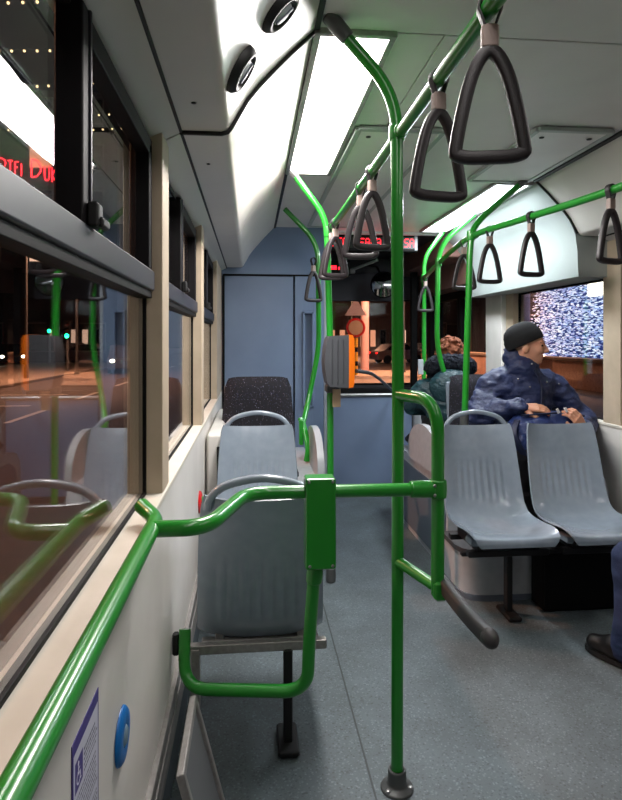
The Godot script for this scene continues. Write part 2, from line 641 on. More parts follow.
func _ready() -> void:
	# ---- camera
	var cam := Camera3D.new()
	cam.name = "camera"
	cam.projection = Camera3D.PROJECTION_FRUSTUM
	cam.near = 0.05
	cam.far = 400.0
	cam.size = 0.05 * 800.0 / FOCAL
	cam.frustum_offset = Vector2(0, -0.05 * (400.0 - HORIZON) / FOCAL)
	cam.position = Vector3(0, EYE, 0)
	cam.rotation.y = -yaw
	add_child(cam)
	# ---- night sky and exposure
	var env := Environment.new()
	env.background_mode = Environment.BG_COLOR
	env.background_color = Color(0.045, 0.04, 0.05)
	env.background_energy_multiplier = 1.0
	env.tonemap_mode = Environment.TONE_MAPPER_LINEAR
	env.tonemap_exposure = 1.42
	env.sdfgi_enabled = true
	env.ssao_enabled = true
	env.ssil_enabled = true
	var we := WorldEnvironment.new()
	we.name = "world_environment"
	we.environment = env
	add_child(we)
	# ---- the strips in the ceiling
	make_materials()
	var warm := Color(1.0, 0.975, 0.965)
	var cool := Color(0.94, 0.97, 1.0)
	ceiling_light(0.212, 0.43, 1.83, 3.36, warm, 2.5, "long glowing ceiling strip light between the bent pole tops, beside the air nozzles")
	ceiling_light(0.212, 0.43, -0.35, 1.45, warm, 0.35, "glowing ceiling strip light over the wall handrail")
	ceiling_light(1.47, 1.675, 3.48, 5.06, cool, 2.4, "narrow cool white strip light over the seated man and the pole tops")
	ceiling_light(1.47, 1.675, 0.1, 1.7, warm, 0.35, "ceiling strip light over the seat with the person in jeans")
	build_shell()
	build_front()
	build_poles()
	build_straps()
	build_seats()
	build_fittings()
	build_people()
	build_street()

# ---------------------------------------------------------------- the bus body
func box_part(called: String, parent: Node3D, m: Material, x0: float, x1: float, y0: float, y1: float, z0: float, z1: float, bev := 0.003) -> MeshInstance3D:
	return part(called, MB.new().box(Vector3((x0 + x1) / 2, (y0 + y1) / 2, -(z0 + z1) / 2), Vector3(absf(x1 - x0), absf(y1 - y0), absf(z1 - z0)), bev), m, parent)

func box_mb(x0: float, x1: float, y0: float, y1: float, z0: float, z1: float, bev := 0.003) -> MB:
	return MB.new().box(Vector3((x0 + x1) / 2, (y0 + y1) / 2, -(z0 + z1) / 2), Vector3(absf(x1 - x0), absf(y1 - y0), absf(z1 - z0)), bev)

func mx(side: int, x: float) -> float:   # the body is the same on both sides of its middle line
	return x if side < 0 else 1.89 - x

func side_window(n: int, side: int, z0: float, z1: float, y0: float, y1: float, transom: bool, label: String) -> void:
	var g := mx(side, -0.305)
	var fr := MB.new()
	var a := mx(side, -0.318)
	var b := mx(side, -0.297)
	var t := 0.022
	for bx in [[y0, y0 + t * 0.6, z0, z1], [y1 - t, y1, z0, z1], [y0, y1, z0, z0 + t * 0.6], [y0, y1, z1 - t * 0.6, z1]]:
		fr.box(Vector3((a + b) / 2, (bx[0] + bx[1]) / 2, -(bx[2] + bx[3]) / 2), Vector3(absf(b - a), bx[1] - bx[0], bx[3] - bx[2]), 0.003)
	var o := struct("window_%d" % n, fr, M.black, label, "window")
	var panes := [[y0, y1, z0, z1]]
	if transom:
		box_part("transom_rail", o, M.transom, mx(side, -0.325), mx(side, -0.272), 1.497, 1.557, z0 + 0.012, z1 - 0.012, 0.006)
		box_part("rubber_gasket", o, M.black, mx(side, -0.318), mx(side, -0.28), 1.478, 1.498, z0 + 0.012, z1 - 0.012, 0.002)
		var zm := (z0 + z1) / 2 - 0.037
		panes = [[y0, 1.49, z0, z1], [1.55, y1, z0, zm], [1.55, y1, zm, z1]]
		box_part("sash_stile", o, M.frame, mx(side, -0.325), mx(side, -0.278), 1.555, y1 - 0.01, zm - 0.045, zm - 0.008, 0.004)
		box_part("sash_edge", o, M.transom, mx(side, -0.318), mx(side, -0.274), 1.556, y1 - 0.01, zm - 0.008, zm, 0.002)
		box_part("sash_top", o, M.frame, mx(side, -0.32), mx(side, -0.28), y1 - 0.06, y1 - 0.012, zm, z1 - 0.01, 0.004)
		box_part("sash_end", o, M.frame, mx(side, -0.32), mx(side, -0.28), 1.557, y1 - 0.03, z1 - 0.055, z1 - 0.012, 0.004)
		var la := MB.new()
		la.box(Vector3(mx(side, -0.268), 1.575, -(zm - 0.01)), Vector3(0.022, 0.045, 0.034), 0.006)
		la.box(Vector3(mx(side, -0.258), 1.563, -(zm + 0.005)), Vector3(0.016, 0.018, 0.05), 0.005)
		part("latch", la, M.rubber, o)
	var k := 0
	for p in panes:
		var off := -0.006 if k == 2 else 0.0
		box_part("pane", o, M.glass, mx(side, -0.307 + off), mx(side, -0.302 + off), p[0] + 0.004, p[1] - 0.004, p[2] + 0.004, p[3] - 0.004, 0.0)
		k += 1

func cove_poly(side: int, deep: bool) -> PackedVector2Array:
	var pts := [[-0.30, 1.935], [-0.212, 1.975], [-0.203, 1.984], [-0.088, 1.984], [-0.072, 1.989], [-0.062, 2.002], [-0.015, 2.085], [0.02, 2.13], [0.058, 2.172], [0.12, 2.236], [0.2, 2.312], [0.2, 2.42], [-0.34, 2.42], [-0.34, 1.935]]
	if deep:
		pts = [[-0.262, 1.742], [-0.078, 1.738], [-0.07, 1.744], [-0.066, 1.80], [-0.062, 1.90], [-0.05, 1.99], [-0.015, 2.085], [0.02, 2.13], [0.058, 2.172], [0.12, 2.236], [0.2, 2.312], [0.2, 2.42], [-0.34, 2.42], [-0.34, 1.742]]
	var o := PackedVector2Array()
	for p in pts: o.append(Vector2(mx(side, p[0]), p[1]))
	return o

func build_shell() -> void:
	# floor with its welded seams
	var fl := struct("floor", box_mb(-0.33, 2.22, -0.12, 0.0, -2.3, 7.0, 0.0), M.floor, "grey blue speckled vinyl floor of the bus", "floor")
	var groove := mat(Color(0.20, 0.23, 0.235), 0.5)
	part("seam_strip", MB.new().box(Vector3(0.369, 0.0006, 1.0 - 2.0), Vector3(0.006, 0.0012, 7.0)), groove, fl)
	part("seam_strip", MB.new().box(Vector3(1.22, 0.0006, -2.42 + 1.2), Vector3(1.6, 0.0012, 0.004)), groove, fl)
	# ceiling panels
	var ce := struct("ceiling", box_mb(0.2, 1.69, 2.32, 2.42, -2.3, 7.0, 0.0), M.rubber, "pale grey ceiling of the bus in joined panels", "ceiling")
	box_part("panel", ce, M.ceiling, 0.2, 1.69, 2.31, 2.325, -2.3, 1.818)
	box_part("panel", ce, M.ceiling, 0.2, 0.60, 2.31, 2.325, 1.824, 5.2)
	box_part("panel", ce, M.ceiling, 0.603, 1.69, 2.31, 2.325, 1.824, 5.2)
	for q in [[0.475, 0.86, 2.62, 4.9, "hatch"], [1.27, 1.62, 2.55, 3.40, "hatch"]]:
		var ht := box_part(q[4], ce, M.ceiling, q[0], q[1], 2.292, 2.31, q[2], q[3], 0.008)
		var rim := MB.new()
		for s in [0, 1]:
			rim.box(Vector3(q[s], 2.297, -(q[2] + q[3]) / 2), Vector3(0.03, 0.022, q[3] - q[2]), 0.006)
			rim.box(Vector3((q[0] + q[1]) / 2, 2.297, -q[2 + s]), Vector3(q[1] - q[0], 0.022, 0.03), 0.006)
		part("rim", rim, M.cove_pale, ht)
		for sx in [q[0] + 0.06, q[1] - 0.06]:
			part("screw", MB.new().lathe([Vector2(0, -0.004), Vector2(0.011, -0.004), Vector2(0.012, 0)], 12, Transform3D(Basis.IDENTITY, Vector3(sx, 2.292, -(q[2] + 0.09)))), M.rubber, ht)
	# side walls
	for side in [-1, 1]:
		var sn := "left" if side < 0 else "right"
		var y0 := 0.92 if side < 0 else 0.86
		var wl := struct("wall_" + sn, box_mb(mx(side, -0.335), mx(side, -0.25), 0.0, y0 - 0.02, -2.3, 5.22 if side > 0 else 7.0, 0.0), M.wall, "off white %s side wall panel of the bus below the windows" % ("handrail" if side < 0 else "seat"), "wall")
		box_part("ledge", wl, M.ledge, mx(side, -0.335), mx(side, -0.246), y0 - 0.022, y0, -2.3, 5.22 if side > 0 else 5.2, 0.006)
		box_part("header", wl, M.cove, mx(side, -0.345), mx(side, -0.30), 1.935, 2.42, -2.3, 5.22 if side > 0 else 7.0, 0.0)
		var zs := [[-2.3, -1.6], [0.33, 0.47], [1.755, 1.885], [3.14, 3.27], [4.53, 5.2]] if side < 0 else [[-2.3, -1.6], [0.4, 0.53], [1.85, 1.98], [3.30, 3.475], [4.74, 4.88]]
		for q in zs:
			box_part("pillar", wl, M.pillar, mx(side, -0.345), mx(side, -0.252), y0 - 0.002, 1.956, q[0], q[1], 0.004)
		if side < 0:
			box_part("end_panel", wl, M.cab, -0.34, -0.27, 0.8, 2.0, 5.2, 7.0, 0.0)
		else:
			box_part("end_panel", wl, M.wall, 2.10, 2.235, 0.84, 1.76, 4.88, 5.22, 0.01)
		# duct along the ceiling edge, in sections
		var secs := [[-2.3, 1.815, false, M.cove], [1.827, 3.60, false, M.cove], [3.604, 5.2, false, M.cove]] if side < 0 else [[-2.3, 3.415, false, M.cove], [3.43, 5.22, true, M.cove_pale]]
		for q in secs:
			part("duct_panel", MB.new().prism(cove_poly(side, q[2]), -q[0], -q[1], Transform3D.IDENTITY, true), q[3], wl)
		var zj := 1.821 if side < 0 else 3.4225
		var path := PackedVector3Array()
		var pl := cove_poly(side, false)
		for i in range(1 if side < 0 else 5, 11):
			var p := Vector3(pl[i].x, pl[i].y, -zj)
			path.append(p)
		part("rubber_joint", MB.new().sweep(path, MB.roundrect(0.011, 0.007, 4.0, 12), false, Vector3(0, 0, 1)), M.rubber, wl)
		# dark gap where duct and ceiling meet, and the bead under the duct
		box_part("ceiling_bead", wl, M.rubber, mx(side, 0.19), mx(side, 0.208 if side < 0 else 0.222), 2.300, 2.316, -2.3, 5.2 if side < 0 else 3.42, 0.002)
		part("duct_bead", MB.new().sweep(pv([Vector3(mx(side, -0.209), 1.981, 2.3), Vector3(mx(side, -0.209), 1.981, -5.2 if side < 0 else -3.41)]), MB.circle(0.006, 0.006, 8)), M.rubber, wl)
		# grooved metal strip above the floor
		var bs := struct("baseboard_" + sn, box_mb(mx(side, -0.252), mx(side, -0.238), 0.0, 0.13, -2.3, 5.2), mat(Color(0.35, 0.39, 0.42), 0.55), "grooved metal strip over the grey kick panel along the %s wall" % ("handrail" if side < 0 else "seat"), "baseboard")
		for q in [[0.13, 0.165, -0.235], [0.165, 0.178, -0.243], [0.178, 0.215, -0.233], [0.215, 0.226, -0.243], [0.226, 0.27, -0.235]]:
			box_part("strip", bs, M.alu, mx(side, -0.252), mx(side, q[2]), q[0], q[1], -2.3, 3.4 if side < 0 else 2.9, 0.003)
	side_window(1, -1, 0.47, 1.755, 0.915, 1.94, true, "large window over the wall handrail with a sliding upper sash")
	side_window(2, -1, 1.885, 3.14, 0.915, 1.94, true, "window beside the pair of facing grey seats on the handrail wall")
	side_window(3, -1, 3.27, 4.53, 0.915, 1.94, true, "window beside the dark fabric seat in front of the cab wall")
	side_window(4, -1, -1.6, 0.33, 0.915, 1.94, true, "window at the start of the wall handrail")
	side_window(5, 1, 3.475, 4.74, 0.855, 1.75, false, "window with the glittering lights behind the seated man")
	side_window(6, 1, 1.98, 3.30, 0.855, 1.94, true, "window over the seat of the person in jeans")
	side_window(7, 1, 0.53, 1.85, 0.855, 1.94, true, "window on the seat wall behind the person in jeans")
	side_window(8, 1, -1.6, 0.4, 0.855, 1.94, true, "rearmost window on the seat wall")
	# back of the bus
	struct("wall_rear", box_mb(-0.35, 2.24, -0.1, 2.42, -2.36, -2.29, 0.0), M.wall, "plain off white rear wall of the bus", "wall")

# ---------------------------------------------------------------- the driver's end
func build_front() -> void:
	var o := thing("cab_partition", "blue grey driver cab partition behind the dark fabric seat", "partition", Vector3(0.2, 0, -5.2))
	var b := func(x0, x1, y0, y1, z0, z1, bev): return MB.new().box(Vector3((x0 + x1) / 2 - 0.2, (y0 + y1) / 2, -(z0 + z1) / 2 + 5.2), Vector3(x1 - x0, y1 - y0, z1 - z0), bev)
	part("panel", b.call(-0.228, 0.366, 0.0, 1.915, 5.2, 5.24, 0.006), M.cab, o)
	var dr: MB = b.call(0.378, 0.456, 0.0, 1.915, 5.19, 5.24, 0.006)
	for q in [[0.534, 0.63, 0.0, 1.915], [0.45, 0.54, 1.598, 1.915], [0.45, 0.54, 0.0, 0.782]]:
		dr.box(Vector3((q[0] + q[1]) / 2 - 0.2, (q[2] + q[3]) / 2, -0.015), Vector3(q[1] - q[0], q[3] - q[2], 0.05), 0.006)
	part("door", dr, M.cab, o)
	var rc := MB.new()
	for q in [[0.452, 0.458, 0.78, 1.60], [0.532, 0.538, 0.78, 1.60], [0.452, 0.538, 1.594, 1.60], [0.452, 0.538, 0.78, 0.786]]:
		rc.box(Vector3((q[0] + q[1]) / 2 - 0.2, (q[2] + q[3]) / 2, 0.018), Vector3(q[1] - q[0] + 0.012, q[3] - q[2] + 0.012, 0.02), 0.004)
	part("raised_rim", rc, M.cab, o)
	part("recess", b.call(0.45, 0.54, 0.77, 1.61, 5.228, 5.24, 0.002), M.cab, o)
	part("gap_seal", b.call(0.364, 0.38, 0.0, 1.915, 5.21, 5.25, 0.0), M.black, o)
	part("side_seal", b.call(-0.245, -0.226, 0.0, 1.915, 5.19, 5.25, 0.002), M.black, o)
	part("top_seal", b.call(-0.24, 0.64, 1.912, 1.928, 5.19, 5.25, 0.002), M.black, o)
	part("edge_post", b.call(0.632, 0.66, 0.0, 2.1, 5.2, 5.26, 0.006), M.housing, o)
	# curved bulkhead over the partition
	var g := []
	for i in 11:
		var t := i / 10.0
		var row := []
		for j in 9:
			var s := j / 8.0
			row.append(Vector3(-0.28 + s * 0.95, 1.92 + t * 0.40, -5.2 + 0.16 * t * t))
		g.append(row)
	var wf := struct("wall_front", box_mb(-0.35, 2.24, -0.1, 0.84, 6.9, 6.98, 0.0), M.dark_panel, "dark front wall of the bus under the windscreen", "wall")
	part("bulkhead", MB.new().sheet(g, 0.02), M.cab, wf)
	box_part("header", wf, M.dark_panel, -0.35, 2.24, 1.83, 2.42, 6.86, 6.98, 0.0)
	box_part("cab_ceiling", wf, M.dark_panel, 0.0, 2.2, 2.30, 2.33, 5.21, 6.9, 0.0)
	box_part("corner_post", wf, M.black, -0.35, -0.2, 0.8, 1.9, 6.86, 6.98, 0.01)
	box_part("corner_post", wf, M.black, 2.08, 2.24, 0.0, 2.3, 6.84, 6.98, 0.01)
	box_part("edge_strip", wf, M.ceiling, 0.66, 1.7, 2.285, 2.325, 5.17, 5.21, 0.006)
	var ws := struct("window_9", MB.new().box(Vector3(0.94, 0.845, -6.92), Vector3(2.3, 0.02, 0.05), 0.004).box(Vector3(0.94, 1.825, -6.92), Vector3(2.3, 0.02, 0.05), 0.004), M.black, "windscreen of the bus with the street beyond", "windscreen")
	box_part("pane", ws, M.glass, -0.2, 2.08, 0.855, 1.815, 6.917, 6.923, 0.0)
	# header with sun blind below the display
	box_part("sun_blind", wf, mat(Color(0.30, 0.30, 0.33), 0.6), 0.65, 1.72, 1.80, 2.12, 6.74, 6.77, 0.01)
	# barrier in front of the driver's end
	o = thing("front_barrier", "low blue grey barrier panel with a steel top rail", "barrier", Vector3(1.2, 0, -5.2))
	var c := func(x0, x1, y0, y1, z0, z1, bev): return MB.new().box(Vector3((x0 + x1) / 2 - 1.2, (y0 + y1) / 2, -(z0 + z1) / 2 + 5.2), Vector3(x1 - x0, y1 - y0, z1 - z0), bev)
	part("panel", c.call(0.67, 1.42, 0.05, 0.86, 5.2, 5.24, 0.006), M.cab, o)
	part("panel", c.call(1.43, 1.60, 0.05, 0.86, 5.16, 5.24, 0.006), M.housing, o)
	part("kick_plate", c.call(0.67, 1.60, 0.0, 0.05, 5.19, 5.24, 0.004), M.tread, o)
	part("top_rail", MB.new().tube(pv([Vector3(-0.53, 0.875, 0), Vector3(0.38, 0.875, 0)]), 0.018), M.steel, o)
	part("black_band", c.call(0.67, 1.60, 0.885, 0.935, 5.2, 5.26, 0.006), M.black, o)
	# door post and folding door at the front
	var d := struct("door_1", MB.new().box(Vector3(2.17, 0.05, -6.03), Vector3(0.06, 0.1, 1.6), 0.004).box(Vector3(2.17, 1.83, -6.03), Vector3(0.06, 0.08, 1.6), 0.004), M.black, "dark framed folding front door of the bus", "door")
	for z in [5.24, 5.98, 6.04, 6.82]:
		box_part("stile", d, M.black, 2.14, 2.2, 0.05, 1.85, z, z + 0.05, 0.004)
	box_part("pane", d, M.glass, 2.167, 2.172, 0.1, 1.8, 5.29, 5.98, 0.0)
	box_part("pane", d, M.glass, 2.167, 2.172, 0.1, 1.8, 6.09, 6.82, 0.0)
	box_part("header_panel", d, M.brown, 1.95, 2.235, 1.87, 2.42, 5.225, 6.88, 0.01)
	box_part("sloped_panel", d, M.brown, 1.70, 1.96, 2.1, 2.42, 5.225, 6.88, 0.02)
	single("door_post", box_mb(1.74, 1.81, 0.0, 2.3, 6.4, 6.46, 0.008), M.black, "tall black post beside the front door", "post")
	# red moving-letter display
	var im := led_image("OOSG OSANA  LOSA", 96, 9)
	var dm := mat(Color(0.02, 0.02, 0.02), 0.4)
	dm.emission_enabled = true
	dm.emission = Color.BLACK
	dm.emission_texture = ImageTexture.create_from_image(im)
	dm.emission_energy_multiplier = 3.2
	dm.texture_filter = BaseMaterial3D.TEXTURE_FILTER_NEAREST
	var disp := thing("led_display", "long black display with red moving letters under the ceiling", "display", Vector3(1.045, 2.22, -5.26))
	part("case", MB.new().box(Vector3(0, 0, 0), Vector3(0.86, 0.155, 0.08), 0.008), M.black, disp)
	var q := MB.new()
	q.face(Vector3(-0.40, -0.05, 0.0415), Vector3(0.40, -0.05, 0.0415), Vector3(0.40, 0.05, 0.0415), Vector3(-0.40, 0.05, 0.0415), Vector3(0, 0, 1))
	part("led_screen", q, dm, disp)
	part("end_cap", MB.new().box(Vector3(0.415, 0, 0.042), Vector3(0.028, 0.13, 0.01), 0.003), M.housing, disp)
	for bx in [-0.3, 0.3]:
		part("bracket", MB.new().box(Vector3(bx, 0.095, 0), Vector3(0.03, 0.06, 0.03), 0.003), M.dark_metal, disp)
	var rl := AreaLight3D.new()
	rl.name = "led_light"
	rl.area_size = Vector2(0.8, 0.1)
	rl.light_color = Color(1.0, 0.06, 0.10)
	rl.light_energy = 0.003
	rl.shadow_enabled = true
	disp.add_child(rl)
	rl.position = Vector3(0, 0, 0.048)
	rl.rotation.y = PI
	# small red dashboard sign in the windscreen
	var sm := thing("small_led_sign", "small red glowing number sign beside the validator pole", "sign", at(338, 268, 6.3))
	part("case", MB.new().box(Vector3.ZERO, Vector3(0.26, 0.16, 0.05), 0.01), M.black, sm)
	var im2 := led_image("##", 14, 9)
	var dm2 := mat(Color(0.02, 0.02, 0.02), 0.4)
	dm2.emission_enabled = true
	dm2.emission = Color.BLACK
	dm2.emission_texture = ImageTexture.create_from_image(im2)
	dm2.emission_energy_multiplier = 5.0
	var q2 := MB.new()
	q2.face(Vector3(-0.12, -0.065, 0.027), Vector3(0.12, -0.065, 0.027), Vector3(0.12, 0.065, 0.027), Vector3(-0.12, 0.065, 0.027), Vector3(0, 0, 1))
	part("led_screen", q2, dm2, sm)
	part("hanger", MB.new().tube(pv([Vector3(0, 0.07, 0), Vector3(0, 0.27, -0.05)]), 0.008), M.black, sm)
	# round inside mirror on its arm
	var mi := thing("inside_mirror", "round dark inside mirror hanging under the windscreen header", "mirror", at(384, 285, 6.2))
	part("shell", MB.new().lathe([Vector2(0, -0.02), Vector2(0.09, -0.02), Vector2(0.138, 0.0), Vector2(0.142, 0.02), Vector2(0.13, 0.024)], 28, Transform3D(Basis(Vector3(1, 0, 0), PI / 2).rotated(Vector3.UP, -0.3), Vector3.ZERO)), M.black, mi)
	part("mirror_glass", MB.new().lathe([Vector2(0, 0.03), Vector2(0.07, 0.028), Vector2(0.131, 0.022)], 28, Transform3D(Basis(Vector3(1, 0, 0), PI / 2).rotated(Vector3.UP, -0.3), Vector3.ZERO)), mat(Color(0.55, 0.58, 0.62), 0.06, 1.0), mi)
	part("arm", MB.new().tube(bent([Vector3(-0.02, 0.08, -0.03), Vector3(-0.05, 0.2, -0.1), Vector3(-0.05, 0.26, -0.5)], 0.05), 0.012), M.black, mi)
	single("wiper_arm", MB.new().tube(pv([at(341, 295, 6.88), at(374, 288, 6.88)]), 0.008), M.dark_metal, "thin wiper arm lying across the top of the windscreen", "wiper")
	single("sun_visor_rod", MB.new().tube(pv([at(346, 272, 6.6), at(378, 260, 6.6)]), 0.016).box(at(349, 271.5, 6.6), Vector3(0.14, 0.05, 0.03), 0.01), M.white, "white angled rod beside the small red sign", "rod")

const GLYPH := {"O": "01110100011000110001100011000101110", "S": "01111100001000001110000010000111110", "G": "01110100011000010111100011000101110", "A": "01110100011000111111100011000110001", "N": "10001110011010110011100011000110001", "L": "10000100001000010000100001000011111", "3": "11110000010000101110000010000111110", "2": "01110100010000100010001000100011111", "#": "00000000000111111111111110000000000", " ": "00000000000000000000000000000000000"}

func led_image(text: String, cols: int, rows: int) -> Image:   # dots of light on a black board
	var s := 6
	var im := Image.create(cols * s, rows * s, false, Image.FORMAT_RGB8)
	im.fill(Color(0.0, 0.0, 0.0))
	var x0 := 1
	for ch in text:
		var gl: String = GLYPH[ch]
		for r in 7:
			for c in 5:
				if gl[r * 5 + c] == "1" and x0 + c < cols:
					im.fill_rect(Rect2i((x0 + c) * s, (r + 1) * s, s - 1, s - 1), Color(1.0, 0.10, 0.16))
		x0 += 6
	return im

# ---------------------------------------------------------------- green poles and rails
func clamp_at(c: Vector3, along: Vector3, r: float, l: float) -> MB:
	var y := along.normalized()
	var x := y.cross(Vector3.UP if absf(y.y) < 0.9 else Vector3.RIGHT).normalized()
	var xf := Transform3D(Basis(x, y, x.cross(y)), c)
	return MB.new().lathe([Vector2(r * 0.8, -l / 2), Vector2(r * 0.96, -l / 2 + 0.002), Vector2(r, -l / 2 + 0.007), Vector2(r * 1.05, 0), Vector2(r, l / 2 - 0.007), Vector2(r * 0.96, l / 2 - 0.002), Vector2(r * 0.8, l / 2)], 20, xf)

func rel_to(base: Vector3, a: Array) -> Array:
	return a.map(func(q): return q - base)

func build_poles() -> void:
	var R := 0.0182
	# stanchion in the aisle with its grab loop and hinged armrest
	var base := Vector3(0.441, 0, -1.786)
	var o := thing("grab_pole", "green floor to ceiling pole with a side loop and round floor flange", "pole", base)
	var top: Array = rel_to(base, [Vector3(0.441, 0.03, -1.786), Vector3(0.444, 1.2, -1.786), Vector3(0.438, 2.10, -1.78), Vector3(0.235, 2.305, -1.755)])
	part("pole", MB.new().tube(bent(top, 0.11, 10), R, 20), M.green, o)
	part("ceiling_socket", clamp_at(top[3] + Vector3(0.02, -0.02, 0), top[3] - top[2], 0.023, 0.09), M.dark_metal, o)
	var fl := MB.new().lathe([Vector2(0.0, 0.014), Vector2(0.02, 0.06), Vector2(0.026, 0.06), Vector2(0.0275, 0.054), Vector2(0.0285, 0.02), Vector2(0.034, 0.013), Vector2(0.047, 0.009), Vector2(0.05, 0.004), Vector2(0.05, 0.0)], 28)
	part("floor_flange", fl, M.dark_metal, o)
	for k in 3:
		var a := TAU * k / 3 + 0.4
		part("bolt", MB.new().lathe([Vector2(0, 0.0155), Vector2(0.006, 0.015), Vector2(0.008, 0.012), Vector2(0.008, 0.006)], 10, Transform3D(Basis.IDENTITY, Vector3(cos(a) * 0.041, 0, sin(a) * 0.041))), M.steel, o)
	var loop: Array = rel_to(base, [Vector3(0.444, 1.195, -1.786), Vector3(0.522, 1.19, -1.64), Vector3(0.521, 0.665, -1.64), Vector3(0.442, 0.69, -1.786)])
	var lp := bent([loop[0], loop[1], loop[2] + Vector3(0, -0.012, 0)], 0.10, 10)
	part("grab_loop", MB.new().tube(lp, 0.0185, 20), M.green, o)
	part("loop_arm", MB.new().tube(pv([loop[3], loop[2] + Vector3(0.0, 0.0, 0.0)]), 0.0165, 18), M.green, o)
	part("hinge_block", MB.new().box(loop[2] + Vector3(0.004, -0.004, 0.004), Vector3(0.04, 0.056, 0.046), 0.01), M.green, o)
	# armrest: flat bar with a rounded end
	var a0: Vector3 = Vector3(0.537, 0.676, -1.655)
	var a1: Vector3 = Vector3(0.552, 0.668, -1.345)
	var path := PackedVector3Array()
	var arm := thing("folding_armrest", "dark grey folding armrest with a knob end, hinged on the green loop", "armrest", a0)
	for i in 13:
		var t := i / 12.0
		path.append(Vector3(lerpf(0.0, a1.x - a0.x, t), lerpf(0.0, a1.y - a0.y, t) - 0.008 * sin(t * PI), lerpf(0.0, a1.z - a0.z, t)))
	part("bar", MB.new().sweep(path, MB.roundrect(0.0165, 0.021, 3.6, 20)), M.armrest, arm)
	part("knob", MB.new().ball(a1 - a0, Vector3(0.0205, 0.0235, 0.027)), M.armrest, arm)
	part("hinge_pin", MB.new().lathe([Vector2(0, 0.022), Vector2(0.009, 0.022), Vector2(0.011, 0.018), Vector2(0.011, -0.018), Vector2(0.0, -0.018)], 14, Transform3D(Basis(Vector3(0, 0, 1), PI / 2), Vector3(0.0, 0.0, 0.02))), M.steel, arm)
	# handrail along the window wall that turns across to the loop
	base = Vector3(-0.217, 0.945, -0.6)
	o = thing("wall_handrail", "green handrail along the window wall turning across to the aisle pole", "handrail", base)
	var rail: Array = rel_to(base, [Vector3(-0.217, 0.945, 1.2), Vector3(-0.217, 0.945, -1.36), Vector3(-0.17, 0.945, -1.345), Vector3(-0.098, 0.945, -1.345), Vector3(-0.012, 0.945, -1.636), Vector3(0.16, 0.945, -1.645), Vector3(0.47, 0.943, -1.637)])
	part("rail", MB.new().tube(bent([rail[0], Vector3(-0.217, 0.945, -1.415) - base, Vector3(-0.262, 0.962, -1.475) - base], 0.04, 8), R, 20), M.green, o)
	part("cross_rail", MB.new().tube(bent([Vector3(-0.215, 0.945, -1.345) - base, rail[3], rail[4], rail[6]], 0.07, 10), R, 20), M.green, o)
	var cl := clamp_at(Vector3(0.475, 0.943, -1.638) - base, Vector3(1, 0, 0), 0.0235, 0.07)
	part("sleeve", cl, M.green, o)
	part("collar", clamp_at(Vector3(0.522, 0.943, -1.64) - base, Vector3(0, 1, 0), 0.0245, 0.052), M.green, o)
	for dy in [-0.013, 0.013]:
		part("screw", MB.new().ball(Vector3(0.506, 0.943 + dy, -1.618) - base, Vector3(0.005, 0.005, 0.004), Basis.IDENTITY, 6, 8), M.steel, o)
	for z in [-0.2, -0.85]:
		part("wall_bracket", MB.new().tube(pv([Vector3(-0.217, 0.94, z) - base, Vector3(-0.252, 0.90, z) - base]), 0.009, 10), M.green, o)
	var pl := MB.new().box(Vector3(0.187, 0.864, -1.632) - base, Vector3(0.083, 0.246, 0.062), 0.005)
	var pt := part("box_plate", pl, M.green, o)
	for q in [[0.155, 0.978], [0.219, 0.978], [0.157, 0.752], [0.219, 0.752]]:
		part("rivet", MB.new().ball(Vector3(q[0], q[1], -1.6005) - base, Vector3(0.0045, 0.0045, 0.0025), Basis.IDENTITY, 6, 8), M.steel, pt)
	# lower tube from the plate to the wall, part of the same frame
	var low: Array = rel_to(base, [Vector3(0.178, 0.76, -1.655), Vector3(0.176, 0.71, -1.658), Vector3(0.162, 0.505, -1.68), Vector3(0.160, 0.365, -1.69), Vector3(-0.205, 0.29, -1.87), Vector3(-0.207, 0.45, -1.92)])
	part("lower_tube", MB.new().tube(bent([low[0], low[2], low[3], low[4], low[5]], 0.085, 10), R, 20), M.green, o)
	part("tube_sleeve", clamp_at(low[1], low[0] - low[2], 0.0225, 0.05), M.green, o)
	part("wall_foot", MB.new().box(Vector3(-0.236, 0.40, -1.93) - base, Vector3(0.022, 0.07, 0.026), 0.006), M.rubber, o)
	# ceiling rail over the aisle
	base = Vector3(0.448, 1.988, -1.5)
	o = thing("ceiling_rail", "straight green ceiling rail with hand straps over the aisle", "grab rail", base)
	part("rail", MB.new().tube(pv([Vector3(0.449, 1.988, 1.8) - base, Vector3(0.445, 1.982, -3.36) - base]), 0.0172, 20), M.green, o)
	for q in [[-1.786, 0.4405]]:
		part("clamp", clamp_at(Vector3(0.448, 1.988, q[0]) - base, Vector3(0, 0, 1), 0.0225, 0.075), M.green, o)
		part("clamp_ring", clamp_at(Vector3(q[1], 1.988, q[0]) - base, Vector3(0, 1, 0), 0.024, 0.05), M.green, o)
	part("clamp_ring", clamp_at(Vector3(0.43, 1.966, -3.35) - base, Vector3(0, 1, 0), 0.024, 0.06), M.green, o)
	part("hanger", MB.new().tube(pv([Vector3(0.449, 1.988, 1.4) - base, Vector3(0.449, 2.31, 1.4) - base]), R), M.green, o)
	# pole that carries the ticket validator
	base = Vector3(0.447, 0, -3.35)
	o = thing("validator_pole", "green pole with bent top carrying the ticket validator", "pole", base)
	var p2: Array = rel_to(base, [Vector3(0.447, 0, -3.35), Vector3(0.443, 1.35, -3.35), Vector3(0.423, 2.045, -3.35), Vector3(0.232, 2.295, -3.345)])
	part("pole", MB.new().tube(bent(p2, 0.1, 10), R, 18), M.green, o)
	part("ceiling_socket", clamp_at(p2[3], p2[3] - p2[2], 0.021, 0.06), M.steel, o)
	part("floor_collar", clamp_at(Vector3(0, 0.04, 0), Vector3.UP, 0.028, 0.08), M.dark_metal, o)
